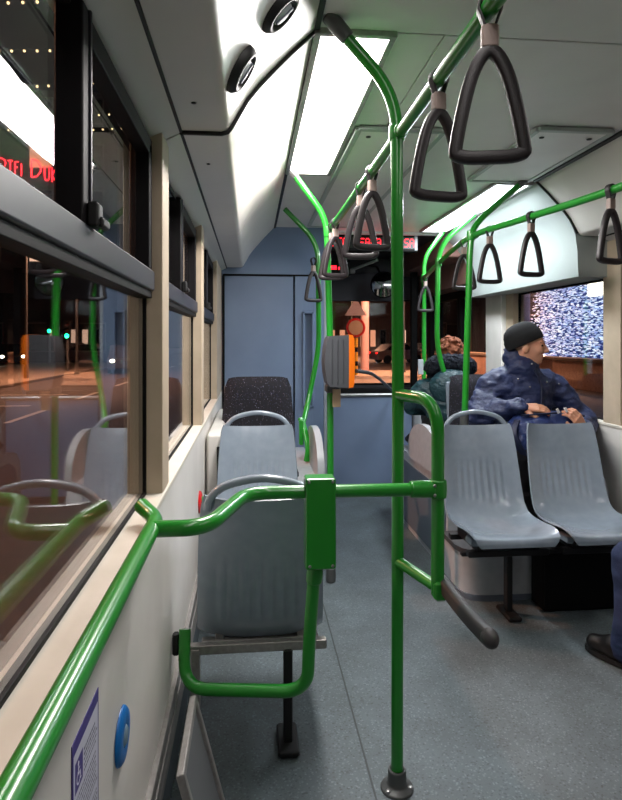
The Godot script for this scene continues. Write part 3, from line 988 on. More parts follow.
	# bent pole by the fabric seat
	base = Vector3(0.34, 0.55, -4.15)
	o = thing("seat_pole", "green bent pole rising from the fabric seat by the cab partition", "pole", base)
	var p3: Array = rel_to(base, [Vector3(0.365, 0.62, -4.0), Vector3(0.342, 0.76, -4.05), Vector3(0.40, 0.90, -4.25), Vector3(0.487, 1.30, -4.3), Vector3(0.48, 2.06, -4.3), Vector3(0.24, 2.30, -4.3)])
	part("pole", MB.new().tube(bent([p3[1], p3[2], p3[3], p3[4], p3[5]], 0.13, 8), R, 16), M.green, o)
	part("seat_grip", MB.new().sweep(curve([p3[1] + Vector3(-0.01, 0.07, 0.0), p3[1] + Vector3(0.01, 0.02, 0.03), p3[0] + Vector3(0.01, 0.03, 0.05), p3[0] + Vector3(0.0, -0.06, 0.05)]), MB.roundrect(0.02, 0.014, 3.0, 14)), M.green, o)
	part("mount_plate", MB.new().box(Vector3(0.335, 0.74, -4.02) - base, Vector3(0.03, 0.17, 0.05), 0.008), M.green, o)
	# poles on the other side of the aisle
	base = Vector3(1.21, 0.8, -3.32)
	o = thing("seat_pole", "green pole standing on the bracket of the grey seat with a handle", "pole", base)
	var pa: Array = rel_to(base, [Vector3(1.214, 0.93, -3.32), Vector3(1.256, 1.88, -3.35), Vector3(1.272, 2.02, -3.35), Vector3(1.585, 2.285, -3.38)])
	part("pole", MB.new().tube(bent([pa[0], pa[1], pa[2], pa[3]], 0.12, 10), R, 18), M.green, o)
	part("socket", clamp_at(Vector3(1.211, 0.895, -3.32) - base, pa[1] - pa[0], 0.024, 0.11), M.dark_metal, o)
	part("ceiling_socket", clamp_at(pa[3], pa[3] - pa[2], 0.022, 0.07), M.dark_metal, o)
	part("seat_bracket", MB.new().tube(bent([Vector3(1.12, 0.84, -3.28) - base, Vector3(1.21, 0.845, -3.32) - base, Vector3(1.27, 0.845, -3.3) - base], 0.03), 0.013).ball(Vector3(1.12, 0.84, -3.28) - base, Vector3(0.016, 0.016, 0.016)).ball(Vector3(1.27, 0.845, -3.3) - base, Vector3(0.018, 0.02, 0.018)), M.dark_metal, o)
	base = Vector3(1.463, 0.8, -4.2)
	o = thing("door_pole", "green pole bent towards the woman in the teal coat", "pole", base)
	var pb: Array = rel_to(base, [Vector3(1.48, 0.82, -4.16), Vector3(1.43, 0.98, -4.2), Vector3(1.328, 1.30, -4.2), Vector3(1.338, 2.03, -4.2), Vector3(1.63, 2.29, -4.2)])
	part("pole", MB.new().tube(bent(pb, 0.14, 9), R, 16), M.green, o)
	part("ceiling_socket", clamp_at(pb[4], pb[4] - pb[3], 0.021, 0.06), M.steel, o)
	base = Vector3(1.469, 0, -5.0)
	o = thing("door_pole", "straight green pole beside the front barrier", "pole", base)
	part("pole", MB.new().tube(bent(rel_to(base, [Vector3(1.469, 0, -5.0), Vector3(1.469, 2.06, -5.0), Vector3(1.64, 2.29, -5.0)]), 0.1, 8), R, 16), M.green, o)
	part("floor_collar", clamp_at(Vector3(0, 0.04, 0), Vector3.UP, 0.026, 0.08), M.dark_metal, o)
	part("paper_holder", MB.new().box(Vector3(-0.03, 1.13, 0.01), Vector3(0.05, 0.13, 0.012), 0.004), M.housing, o)
	# ceiling rail over the seats
	base = Vector3(1.27, 1.96, -3.3)
	o = thing("ceiling_rail", "green ceiling rail with hand straps over the row of seats", "grab rail", base)
	part("rail", MB.new().tube(curve(rel_to(base, [Vector3(1.50, 1.955, 0.6), Vector3(1.47, 1.955, -1.2), Vector3(1.43, 1.955, -2.2), Vector3(1.345, 1.96, -2.85), Vector3(1.275, 1.962, -3.33), Vector3(1.30, 1.94, -3.8), Vector3(1.35, 1.918, -4.2), Vector3(1.47, 1.89, -5.0)]), 6), 0.0172, 18), M.green, o)
	for q in [[Vector3(1.262, 1.962, -3.35), Vector3(0, 1, 0)], [Vector3(1.275, 1.962, -3.34), Vector3(0, 0, 1)], [Vector3(1.34, 1.918, -4.2), Vector3(0, 1, 0)], [Vector3(1.469, 1.89, -5.0), Vector3(0, 1, 0)]]:
		part("clamp", clamp_at(q[0] - base, q[1], 0.0235, 0.06), M.green, o)
	part("hanger", MB.new().tube(pv([Vector3(1.495, 1.955, 0.4) - base, Vector3(1.53, 2.31, 0.4) - base]), R), M.green, o)

# ---------------------------------------------------------------- hand straps
func build_straps() -> void:
	var s := thing("hand_strap", "", "hand strap", Vector3.ZERO, "hand straps on the ceiling rails")
	var path := PackedVector3Array()
	path.append(Vector3(-0.009, -0.038, 0))
	for k in 15:
		var a := deg_to_rad(215.0 - 250.0 * k / 14.0)
		path.append(Vector3(cos(a) * 0.0215, sin(a) * 0.0215, 0))
	path.append(Vector3(0.009, -0.038, 0))
	part("band", MB.new().sweep(path, MB.roundrect(0.0028, 0.0115, 4.0, 12), false, Vector3(0, 0, 1)), M.band, s)
	part("sleeve", MB.new().box(Vector3(0, -0.056, 0), Vector3(0.032, 0.046, 0.026), 0.005), M.sleeve, s)
	part("neck", MB.new().box(Vector3(0, -0.082, 0), Vector3(0.018, 0.016, 0.016), 0.004), M.sleeve, s)
	var tri_path := PackedVector3Array()
	var pts := [Vector3(0, -0.082, 0), Vector3(-0.0335, -0.13, 0), Vector3(-0.0615, -0.255, 0), Vector3(-0.055, -0.279, 0), Vector3(0, -0.283, 0), Vector3(0.055, -0.279, 0), Vector3(0.0615, -0.255, 0), Vector3(0.0335, -0.13, 0)]
	for i in 8:
		for k in 6:
			var t := k / 6.0
			tri_path.append(pts[i].cubic_interpolate(pts[(i + 1) % 8], pts[(i + 7) % 8], pts[(i + 2) % 8], t))
	part("handle", MB.new().sweep(tri_path, MB.roundrect(0.0128, 0.0115, 3.0, 16), true, Vector3(0, 0, 1)), M.strap, s)
	var spots := [
		[Vector3(0.449, 1.988, -1.095), -0.22, "dark hand strap hanging lowest over the aisle, widest of its rail"],
		[Vector3(0.449, 1.988, -1.405), 0.2, "dark hand strap on the aisle rail next to the bent pole top"],
		[Vector3(0.447, 1.986, -2.19), 0.25, "first of two overlapping grey hand straps past the aisle pole"],
		[Vector3(0.447, 1.986, -2.43), -0.15, "second of two overlapping grey hand straps past the aisle pole"],
		[Vector3(0.446, 1.985, -3.16), 0.3, "hand strap hanging in front of the validator pole"],
		[Vector3(0.445, 1.985, -3.29), -0.3, "hand strap at the very end of the aisle rail"],
		[Vector3(1.42, 1.955, -2.25), 0.35, "dark hand strap over the window with the glittering lights"],
		[Vector3(1.352, 1.96, -2.79), 0.25, "dark hand strap in front of the pale duct panel over the man"],
		[Vector3(1.30, 1.962, -3.17), 0.15, "hand strap right beside the pole standing on the grey seat"],
		[Vector3(1.283, 1.955, -3.52), -0.1, "hand strap half hidden behind the pole standing on the grey seat"],
		[Vector3(1.465, 1.891, -4.95), 0.1, "small hand strap beside the front barrier pole"],
	]
	for i in spots.size():
		var q = spots[i]
		var o: Node3D = s if i == 0 else copy(s, "hand_strap", Vector3.ZERO)
		o.position = q[0]
		o.rotation.y = q[1]
		o.set_meta("label", q[2])
	# two straps on a cross piece near the seat pole
	var o2 := copy(s, "hand_strap", Vector3(0.473, 1.955, -4.28) + Vector3(-0.03, -0.03, 0.03), 0.5, "hand strap hanging on the bent pole by the cab partition")
	o2.scale = Vector3.ONE

# ---------------------------------------------------------------- plastic seats
func seat_shell(stretch: float) -> MB:
	# side profile (forward, up) from the front lip over the pan to the top of the back
	var prof := [Vector2(0.235, 0.405), Vector2(0.232, 0.428), Vector2(0.215, 0.442), Vector2(0.16, 0.440), Vector2(0.06, 0.428), Vector2(-0.05, 0.425), Vector2(-0.125, 0.44), Vector2(-0.175, 0.485), Vector2(-0.205, 0.555), Vector2(-0.235, 0.66), Vector2(-0.262, 0.77), Vector2(-0.285, 0.86), Vector2(-0.297, 0.895)]
	var half := [0.175, 0.196, 0.207, 0.214, 0.217, 0.216, 0.213, 0.210, 0.208, 0.205, 0.199, 0.190, 0.178]
	var g := []
	var per := 6
	var total: int = (prof.size() - 1) * per
	for i in total + 1:
		var s := mini(i / per, prof.size() - 2)
		var t := float(i - s * per) / per
		var p: Vector2 = prof[s].cubic_interpolate(prof[s + 1], prof[maxi(s - 1, 0)], prof[mini(s + 2, prof.size() - 1)], t)
		var w: float = lerpf(half[s], half[s + 1], t)
		var d: Vector2 = (prof[mini(s + 1, prof.size() - 1)] - prof[s]).normalized()
		var nn := Vector2(-d.y, d.x)
		if nn.x + nn.y * 0.6 < 0.0: nn = -nn
		var row := []
		var nu := 60
		for j in nu + 1:
			var u := 2.0 * j / nu - 1.0
			var dish := 0.034 * pow(absf(u), 3.0) * smoothstep(0.03, 0.3, float(i) / total)
			var rib := 0.0
			var f := p.y
			if p.x < -0.17:
				var win := smoothstep(0.50, 0.55, f) * (1.0 - smoothstep(0.66, 0.74, f)) * (1.0 - smoothstep(0.60, 0.72, absf(u)))
				rib = -0.0055 * win * pow(absf(sin(u * PI * 5.6)), 1.5)
			var q := p + nn * (dish + rib)
			row.append(Vector3(u * w, q.y + maxf(0.0, q.y - 0.46) * (stretch - 1.0), q.x))
		g.append(row)
	return MB.new().sheet(g, 0.009)

func make_seat(handle: bool, leg: bool, stretch := 1.0, frame_y := 0.345) -> Node3D:
	var o := thing("plastic_seat", "", "seat")
	part("shell", seat_shell(stretch), M.seat, o)
	if handle:
		var up := (0.89 - 0.46) * (stretch - 1.0)
		var hp := curve([Vector3(-0.172, 0.862, -0.278), Vector3(-0.160, 0.905, -0.295), Vector3(-0.11, 0.945, -0.303), Vector3(0, 0.966, -0.306), Vector3(0.11, 0.945, -0.303), Vector3(0.160, 0.905, -0.295), Vector3(0.172, 0.862, -0.278)], 6)
		for i in hp.size(): hp[i].y += up
		part("handle", MB.new().sweep(hp, MB.roundrect(0.013, 0.016, 2.6, 14), false, Vector3(0, 0, 1)), M.seat, o)
	var fr := MB.new()
	fr.box(Vector3(0, frame_y, 0.12), Vector3(0.40, 0.03, 0.035), 0.004)
	fr.box(Vector3(0, frame_y, -0.14), Vector3(0.40, 0.03, 0.035), 0.004)
	fr.box(Vector3(-0.14, frame_y + 0.03, -0.01), Vector3(0.03, 0.05, 0.28), 0.004)
	fr.box(Vector3(0.14, frame_y + 0.03, -0.01), Vector3(0.03, 0.05, 0.28), 0.004)
	part("seat_frame", fr, M.alu if not leg else M.rubber, o)
	return o

func floor_leg(parent: Node3D, x: float, z: float, top: float, base := 0.0) -> void:
	part("leg", MB.new().box(Vector3(x, (base + top) / 2 + 0.01, z), Vector3(0.03, top - base - 0.02, 0.045), 0.005), M.rubber, parent)
	part("foot", MB.new().box(Vector3(x, base + 0.013, z + 0.01), Vector3(0.07, 0.024, 0.16), 0.008), M.rubber, parent)

func upholstered(label: String, pos: Vector3, w: float, backs: int, turn: float) -> Node3D:
	var o := thing("upholstered_seat", label, "seat", pos)
	o.rotation.y = turn
	var each := w / backs
	for k in backs:
		var cx := -w / 2 + each * (k + 0.5)
		var g := []
		for i in 17:
			var t := i / 16.0
			var row := []
			for j in 15:
				var u := j / 7.0 - 1.0
				var hw := each / 2 * (1.0 - 0.10 * smoothstep(0.2, 1.0, t)) - 0.035 * smoothstep(0.88, 1.0, t) * 0.6
				var bul := 0.04 * (1.0 - pow(absf(u), 4.0)) * (1.0 - pow(absf(2 * t - 1), 6.0))
				row.append(Vector3(cx + u * hw, 0.0 + t * 0.50 - 0.012 * pow(absf(u), 6.0) * t, -0.19 - 0.07 * t + bul))
			g.append(row)
		part("backrest", MB.new().sheet(g, 0.07), M.fabric, o)
		part("back_shell", MB.new().box(Vector3(cx, 0.22, -0.285), Vector3(each * 0.93, 0.46, 0.03), 0.012, Basis(Vector3(1, 0, 0), -0.14)), M.seat, o)
		part("cushion", MB.new().box(Vector3(cx, -0.03, 0.03), Vector3(each * 0.96, 0.09, 0.44), 0.035), M.fabric, o)
	return o

func build_seats() -> void:
	# facing the camera side: pan towards +z
	var grp := "grey plastic bus seats"
	var a := make_seat(true, true)
	a.position = Vector3(1.222, 0.0, -2.88)
	a.set_meta("label", "light grey plastic seat with a top handle, beside the green seat pole")
	a.set_meta("group", grp)
	floor_leg(a, 0.045, 0.02, 0.36)
	part("cross_bar", MB.new().box(Vector3(0.24, 0.325, 0.06), Vector3(0.9, 0.022, 0.03), 0.004), M.rubber, a)
	part("side_clip", MB.new().box(Vector3(-0.165, 0.40, 0.10), Vector3(0.05, 0.04, 0.09), 0.012), M.seat, a)
	var b := copy(a, "plastic_seat", Vector3(1.69, 0.0, -2.88), 0.0, "light grey plastic seat without a handle, next to the window wall", grp)
	for c in b.get_children():
		if String(c.name).begins_with("handle") or String(c.name).begins_with("leg") or String(c.name).begins_with("foot") or String(c.name).begins_with("cross_bar"):
			b.remove_child(c)
			c.free()
	# the pair that faces each other by the window wall
	var far := make_seat(true, false)
	far.position = Vector3(0.035, 0.0, -2.96)
	far.set_meta("label", "pale grey plastic seat with a handle before the dark fabric seat")
	far.set_meta("group", grp)
	floor_leg(far, 0.1, 0.0, 0.36)
	var near := make_seat(true, false, 1.13, 0.425)
	near.name = "plastic_seat_003"
	near.position = Vector3(0.033, -0.10, -2.215)
	near.rotation.y = PI
	near.set_meta("label", "grey plastic seat seen from behind, inside the green tube frame")
	near.set_meta("group", grp)
	floor_leg(near, -0.09, -0.205, 0.43, 0.10)
	part("rear_bar", MB.new().box(Vector3(0.01, 0.44, -0.205), Vector3(0.46, 0.032, 0.03), 0.004), M.alu, near)
	part("wall_bracket", MB.new().box(Vector3(0.215, 0.345, -0.205), Vector3(0.03, 0.20, 0.04), 0.004), M.alu, near)
	var jean := copy(far, "plastic_seat", Vector3(1.80, 0.0, -1.93), PI, "grey plastic seat under the person in jeans", grp)
	# fabric seats on the wheel housings
	upholstered("dark dotted fabric seat against the blue grey partition", Vector3(0.045, 0.625, -3.62), 0.47, 1, 0.0)
	upholstered("dark dotted double fabric seat under the man in the navy jacket", Vector3(1.715, 0.625, -3.72), 0.78, 2, 0.0)
	single("bench_cushion", MB.new().box(Vector3(1.55, 0.587, -4.42), Vector3(0.7, 0.08, 0.42), 0.03), M.fabric, "dark fabric cushion under the person in the teal coat", "cushion")
	# wheel housings
	for q in [[-0.15, 0.40, 3.32, 4.75, "pale grey wheel housing under the single fabric seat"], [1.13, 2.12, 3.36, 4.75, "pale grey wheel housing under the double fabric seat"]]:
		var o := thing("wheel_housing", q[4], "wheel housing", Vector3((q[0] + q[1]) / 2, 0, -4.0))
		var cxx: float = (q[0] + q[1]) / 2
		var pl := PackedVector2Array()
		var zz := [[3.36, 0.0], [3.36, 0.36], [3.38, 0.46], [3.42, 0.53], [3.55, 0.545], [4.55, 0.545], [4.66, 0.52], [4.73, 0.45], [4.75, 0.36], [4.75, 0.0]]
		for p in zz: pl.append(Vector2(4.0 - p[0], p[1]))
		var xf := Transform3D(Basis(Vector3(0, 0, 1), Vector3(0, 1, 0), Vector3(-1, 0, 0)), Vector3.ZERO)
		part("body", MB.new().prism(pl, -(q[1] - cxx), (q[1] - cxx), xf, true), M.housing, o)
		var sx: float = (q[1] - cxx + 0.004) if cxx < 0.5 else -(q[1] - cxx + 0.004)
		var p2 := PackedVector2Array()
		for p in [[3.40, 0.04], [3.40, 0.34], [3.44, 0.43], [3.50, 0.475], [4.5, 0.475], [4.62, 0.42], [4.66, 0.3], [4.66, 0.04]]: p2.append(Vector2(4.0 - p[0], p[1]))
		part("side_panel", MB.new().prism(p2, -sx - 0.004, -sx + 0.004, xf), M.housing_dark, o)
		# rounded seat side shell on top of the housing
		var p3 := PackedVector2Array()
		for k in 13:
			var an := PI * k / 12.0
			p3.append(Vector2(4.0 - 3.80 - 0.36 * cos(an), 0.54 + 0.27 * pow(sin(an), 0.7)))
		part("seat_side_shell", MB.new().prism(p3, -sx - 0.02, -sx + 0.02, xf, true), M.housing, o)
	# step in front of the housing
	var st := thing("podium_step", "grey step with a dark rubber top beside the plastic seats", "step", Vector3(1.6, 0, -3.15))
	var poly := PackedVector2Array([Vector2(-0.50, 0.2), Vector2(-0.50, -0.02), Vector2(-0.48, -0.08), Vector2(-0.44, -0.115), Vector2(-0.38, -0.13), Vector2(0.52, -0.13), Vector2(0.52, 0.2)])
	var fx := Transform3D(Basis(Vector3(1, 0, 0), Vector3(0, 0, -1), Vector3(0, 1, 0)), Vector3.ZERO)
	for i in poly.size(): poly[i].y = -poly[i].y
	var flip := PackedVector2Array()
	for p in poly: flip.append(Vector2(p.x, -p.y))
	part("riser", MB.new().prism(flip, 0.0, 0.235, fx, true), M.housing, st)
	var wide := PackedVector2Array()
	for p in flip: wide.append(p * Vector2(1.02, 1.04))
	part("tread", MB.new().prism(wide, 0.235, 0.262, fx, true), M.tread, st)
	part("base_strip", MB.new().prism(wide, 0.0, 0.03, fx, true), M.housing_dark, st)
	single("heater_box", box_mb(1.45, 2.13, 0.0, 0.315, 2.86, 3.0, 0.012), M.black, "black heater box under the light grey seats", "heater")

# ---------------------------------------------------------------- fittings
func build_fittings() -> void:
	# ticket validator
	var v := thing("ticket_validator", "grey ticket validator with an orange face on the green pole", "validator", Vector3(0.47, 1.245, -3.28))
	var sec := PackedVector2Array()
	for q in [[-0.062, -0.115], [-0.072, -0.06], [-0.076, 0.0], [-0.072, 0.06], [-0.062, 0.115], [-0.05, 0.136], [0.055, 0.142], [0.055, -0.142], [-0.05, -0.136]]: sec.append(Vector2(q[0], q[1]))
	part("body", MB.new().prism(sec, -0.075, 0.085, Transform3D.IDENTITY, true), M.validator, v)
	var orr := PackedVector2Array()
	for q in [[0.055, -0.144], [0.076, -0.14], [0.084, -0.12], [0.088, 0.0], [0.084, 0.12], [0.076, 0.14], [0.055, 0.144]]: orr.append(Vector2(q[0], q[1]))
	part("face", MB.new().prism(orr, -0.078, 0.088, Transform3D.IDENTITY, true), M.orange, v)
	for k in 3:
		part("body_ridge", MB.new().box(Vector3(-0.035 + 0.03 * k, 0.0, 0.0865), Vector3(0.006, 0.24, 0.004), 0.001), M.validator_band, v)
	part("clamp", MB.new().box(Vector3(-0.028, -0.155, -0.05), Vector3(0.06, 0.05, 0.07), 0.01), M.dark_metal, v)
	part("paper_tag", MB.new().box(Vector3(0.0, -0.205, 0.0), Vector3(0.045, 0.10, 0.002), 0.0), mat(Color(0.72, 0.62, 0.5), 0.8), v)
	single("cable", MB.new().tube(curve([at(356, 371, 3.26), at(372, 374, 3.7), at(384, 383, 4.4), at(394, 392, 5.1)]), 0.011, 10), M.validator, "grey cable running from the validator to the front barrier", "cable")
	# air nozzles on the duct
	var n := thing("air_nozzle", "round air nozzle high on the duct over the window wall", "air nozzle", Vector3.ZERO, "air nozzles on the duct")
	part("ring", MB.new().lathe([Vector2(0.0, 0.004), Vector2(0.035, 0.004), Vector2(0.044, 0.022), Vector2(0.052, 0.022), Vector2(0.062, 0.01), Vector2(0.064, 0.0)], 32), M.rubber, n)
	part("flap", MB.new().lathe([Vector2(0.0, 0.022), Vector2(0.028, 0.02), Vector2(0.033, 0.012), Vector2(0.033, 0.004)], 28), M.housing, n)
	part("vane", MB.new().box(Vector3(0, 0.022, 0), Vector3(0.06, 0.006, 0.01), 0.002), M.housing_dark, n)
	var nor := Vector3(0.71, -0.70, 0).normalized()
	var tl := Vector3(0, 0, 1)
	n.transform = Transform3D(Basis(tl.cross(nor) * -1.0, nor, tl).orthonormalized(), Vector3(0.068, 2.186, -1.50))
	var n2 := copy(n, "air_nozzle", Vector3.ZERO, 0.0, "round air nozzle low on the duct near its bottom edge")
	nor = Vector3(0.85, -0.52, 0).normalized()
	n2.transform = Transform3D(Basis(tl.cross(nor) * -1.0, nor, tl).orthonormalized(), Vector3(-0.030, 2.056, -1.55))
	# screws on the duct soffit
	for q in [Vector3(-0.15, 1.983, -1.6), Vector3(-0.15, 1.983, -2.15)]:
		single("screw_cap", MB.new().ball(q, Vector3(0.007, 0.003, 0.007), Basis.IDENTITY, 6, 10), M.rubber, "small dark screw cap under the duct, %s the rubber joint" % ("before" if q.z > -1.8 else "past"), "screw")
	# sticker with the wheelchair sign
	var sm := mat(Color(1, 1, 1), 0.4)
	sm.albedo_texture = ImageTexture.create_from_image(sticker_image())
	var s := MB.new()
	var z0 := -0.868
	var z1 := -1.012
	s.box(Vector3(-0.2492, 0.66, -0.94), Vector3(0.0012, 0.262, 0.146))
	var st := single("wheelchair_sticker", s, mat(Color(0.30, 0.25, 0.55), 0.4), "white sticker with a purple border and wheelchair sign under the handrail", "sticker")
	var sf := MB.new()
	sf.face(Vector3(-0.2483, 0.53, z0), Vector3(-0.2483, 0.53, z1), Vector3(-0.2483, 0.79, z1), Vector3(-0.2483, 0.79, z0), Vector3(1, 0, 0))
	part("print", sf, sm, st)
	# blue stop button
	var xb := Basis(Vector3(0, 0, 1), -PI / 2)
	var bt := thing("stop_button", "round blue button on the wall below the handrail", "button", Vector3(-0.249, 0.60, -1.183))
	part("rim", MB.new().lathe([Vector2(0.02, 0.009), Vector2(0.03, 0.011), Vector2(0.045, 0.009), Vector2(0.051, 0.004), Vector2(0.052, 0.0)], 32, Transform3D(xb, Vector3.ZERO)), M.blue, bt)
	part("push_cap", MB.new().lathe([Vector2(0, 0.013), Vector2(0.015, 0.012), Vector2(0.021, 0.007)], 24, Transform3D(xb, Vector3.ZERO)), mat(Color(0.45, 0.55, 0.62), 0.4), bt)
	var bt2 := thing("stop_button", "red and green button beside the seat seen from behind", "button", Vector3(-0.249, 0.577, -2.94))
	part("rim", MB.new().lathe([Vector2(0.0, 0.014), Vector2(0.035, 0.014), Vector2(0.052, 0.006), Vector2(0.054, 0.0)], 28, Transform3D(xb, Vector3.ZERO)), M.red, bt2)
	part("push_cap", MB.new().lathe([Vector2(0, 0.026), Vector2(0.02, 0.024), Vector2(0.028, 0.014)], 22, Transform3D(xb, Vector3.ZERO)), M.green, bt2)
	# side cover with a black edge behind the facing seat
	var sc := thing("side_cover", "pale wall cover with a black edge behind the facing grey seat", "cover", Vector3(-0.2, 0, -3.3))
	part("panel", MB.new().box(Vector3(0.0, 0.45, -0.6), Vector3(0.085, 0.80, 1.2), 0.02), M.wall, sc)
	part("edge_seal", MB.new().box(Vector3(0.03, 0.42, 0.004), Vector3(0.03, 0.72, 0.012), 0.004), M.black, sc)
	# folded metal panel by the wall
	var kp := thing("folded_panel", "grey metal rimmed panel leaning on the wall by the floor strip", "panel", Vector3(-0.14, 0.03, -1.58))
	var bs := Basis(Vector3(0, 0, 1), 0.26)
	part("plate", MB.new().box(Vector3(0.02, 0.175, 0.05), Vector3(0.012, 0.35, 0.30), 0.004, bs), mat(Color(0.45, 0.46, 0.47), 0.45, 0.3), kp)
	var rm := MB.new()
	for e in [-1, 1]:
		rm.box(Vector3(0.02, 0.175, 0.05) + bs * Vector3(0.006, 0, e * 0.145), Vector3(0.02, 0.355, 0.018), 0.004, bs)
		rm.box(Vector3(0.02, 0.175, 0.05) + bs * Vector3(0.006, e * 0.17, 0), Vector3(0.02, 0.018, 0.30), 0.004, bs)
	part("rim", rm, M.alu, kp)

func sticker_image() -> Image:
	var w := 144
	var h := 260
	var im := Image.create(w, h, false, Image.FORMAT_RGB8)
	var pu := Color(0.26, 0.20, 0.52)
	im.fill(pu)
	im.fill_rect(Rect2i(5, 18, w - 10, h - 26), Color(0.80, 0.80, 0.86))
	im.fill_rect(Rect2i(12, 34, 40, 44), pu)
	# pictogram: head, back, wheel, leg
	for y in 44:
		for x in 40:
			var p := Vector2(x, y)
			var on := p.distance_to(Vector2(17, 8)) < 3.2
			on = on or (x > 15 and x < 19 and y > 10 and y < 26) or (x > 15 and x < 27 and y > 22 and y < 26) or (x > 15 and x < 25 and y > 15 and y < 18)
			on = on or (absf(p.distance_to(Vector2(18, 28)) - 9.0) < 1.6 and (x < 20 or y > 28)) or (x > 24 and x < 28 and y > 22 and y < 36) or (x > 25 and x < 32 and y > 34 and y < 37)
			if on: im.set_pixel(12 + x, 34 + y, Color(0.92, 0.92, 0.95))
	var rng := RandomNumberGenerator.new()
	rng.seed = 9
	for ln in 24:
		var y := 40 + ln * 8
		var x := 58 if ln < 5 else 12
		var wd := 120 if ln < 2 else 132
		if ln in [5, 13]: continue
		while x < wd:
			var l := rng.randi_range(3, 9)
			if x + l > 134: break
			im.fill_rect(Rect2i(x, y, l, 4 if ln < 2 else 3), Color(0.25, 0.25, 0.35))
			x += l + 2
	return im

# ---------------------------------------------------------------- people
func hand(mb: MB, wrist: Vector3, dir: Vector3, back: Vector3, curl: float, thumb: float) -> void:
	var y := dir.normalized()
	var z := (back - y * back.dot(y)).normalized()
	var xf := Transform3D(Basis(y.cross(z), y, z), wrist)
	var f := Field.new(Vector3(-0.085, -0.05, -0.11), Vector3(0.085, 0.21, 0.04), 0.004)
	var xs := [-0.031, -0.0105, 0.0105, 0.030]
	var ln := [0.9, 1.02, 0.96, 0.78]
	f.capsule(Vector3(0, -0.035, 0), Vector3(0, 0.01, 0), 0.022, 0.024, 0.015)
	for i in 4:
		f.capsule(Vector3(xs[i] * 0.6, 0.012, 0), Vector3(xs[i], 0.088, 0.002), 0.0135, 0.0115, 0.012)
	for i in 4:
		var p := Vector3(xs[i], 0.088, 0.002)
		var ang := curl * 0.5
		for s in 3:
			var l: float = [0.043, 0.027, 0.021][s] * ln[i]
			var q := p + Vector3(xs[i] * 0.06, cos(ang), -sin(ang)) * l
			f.capsule(p, q, 0.0098 - 0.0008 * s, 0.009 - 0.0008 * s, 0.004)
			p = q
			ang += curl
	f.chain([Vector3(0.022 * thumb, 0.018, -0.006), Vector3(0.047 * thumb, 0.046, -0.016), Vector3(0.053 * thumb, 0.076, -0.026), Vector3(0.049 * thumb, 0.098, -0.034)], [0.014, 0.0115, 0.0105, 0.0085], 0.008)
	f.build(mb, xf)

func head(mb: MB, xf: Transform3D) -> void:
	var f := Field.new(Vector3(-0.1, -0.2, -0.13), Vector3(0.1, 0.14, 0.15), 0.005)
	f.blob(Vector3(0, 0.035, -0.012), Vector3(0.076, 0.088, 0.096), 0.03)
	f.blob(Vector3(0, -0.035, 0.022), Vector3(0.059, 0.075, 0.068), 0.04)
	f.blob(Vector3(0, -0.088, 0.062), Vector3(0.026, 0.022, 0.022), 0.03)
	f.capsule(Vector3(-0.034, 0.026, 0.078), Vector3(0.034, 0.026, 0.078), 0.013, 0.013, 0.02)
	for s in [-1, 1]:
		f.blob(Vector3(s * 0.034, -0.022, 0.064), Vector3(0.026, 0.024, 0.024), 0.02)
		f.blob(Vector3(s * 0.077, -0.012, -0.008), Vector3(0.011, 0.033, 0.021), 0.008)
		f.blob(Vector3(s * 0.032, 0.006, 0.099), Vector3(0.017, 0.011, 0.014), 0.01, Basis.IDENTITY, true)
	f.capsule(Vector3(0, 0.014, 0.090), Vector3(0, -0.024, 0.112), 0.009, 0.0135, 0.012)
	for s in [-1, 1]: f.blob(Vector3(s * 0.012, -0.03, 0.099), Vector3(0.010, 0.009, 0.012), 0.008)
	f.capsule(Vector3(-0.019, -0.055, 0.083), Vector3(0.019, -0.055, 0.083), 0.007, 0.007, 0.012)
	f.capsule(Vector3(-0.016, -0.067, 0.081), Vector3(0.016, -0.067, 0.081), 0.0075, 0.0075, 0.01)
	f.capsule(Vector3(0, -0.06, -0.02), Vector3(0, -0.19, -0.035), 0.055, 0.06, 0.03)
	f.build(mb, xf)

# j: joints in the person's own axes (facing +z, origin at the hips)
func body_mesh(j: Dictionary, fingers: Array) -> MB:
	var mb := MB.new()
	var lo := Vector3(-0.5, -0.62, -0.3)
	var hi := Vector3(0.5, 0.62, 0.75)
	var f := Field.new(lo, hi, 0.016)
	f.chain([Vector3(0, 0, 0), Vector3(0, 0.2, 0), j.chest, j.neck], [0.12, 0.11, 0.12, 0.055], 0.05)
	f.capsule(j.neck, j.head + Vector3(0, -0.06, 0), 0.05, 0.05, 0.03)
	for s in [0, 1]:
		f.chain([j.chest + Vector3(0, 0.08, 0), j.shoulder[s], j.elbow[s], j.wrist[s]], [0.06, 0.055, 0.026, 0.017], 0.02)
		f.chain([j.hip[s], j.knee[s], j.ankle[s], j.toe[s]], [0.075, 0.055, 0.036, 0.03], 0.04)
	f.build(mb)
	head(mb, Transform3D(j.head_turn, j.head))
	for s in [0, 1]:
		hand(mb, j.wrist[s], fingers[s][0], fingers[s][1], fingers[s][2], fingers[s][3])
	return mb

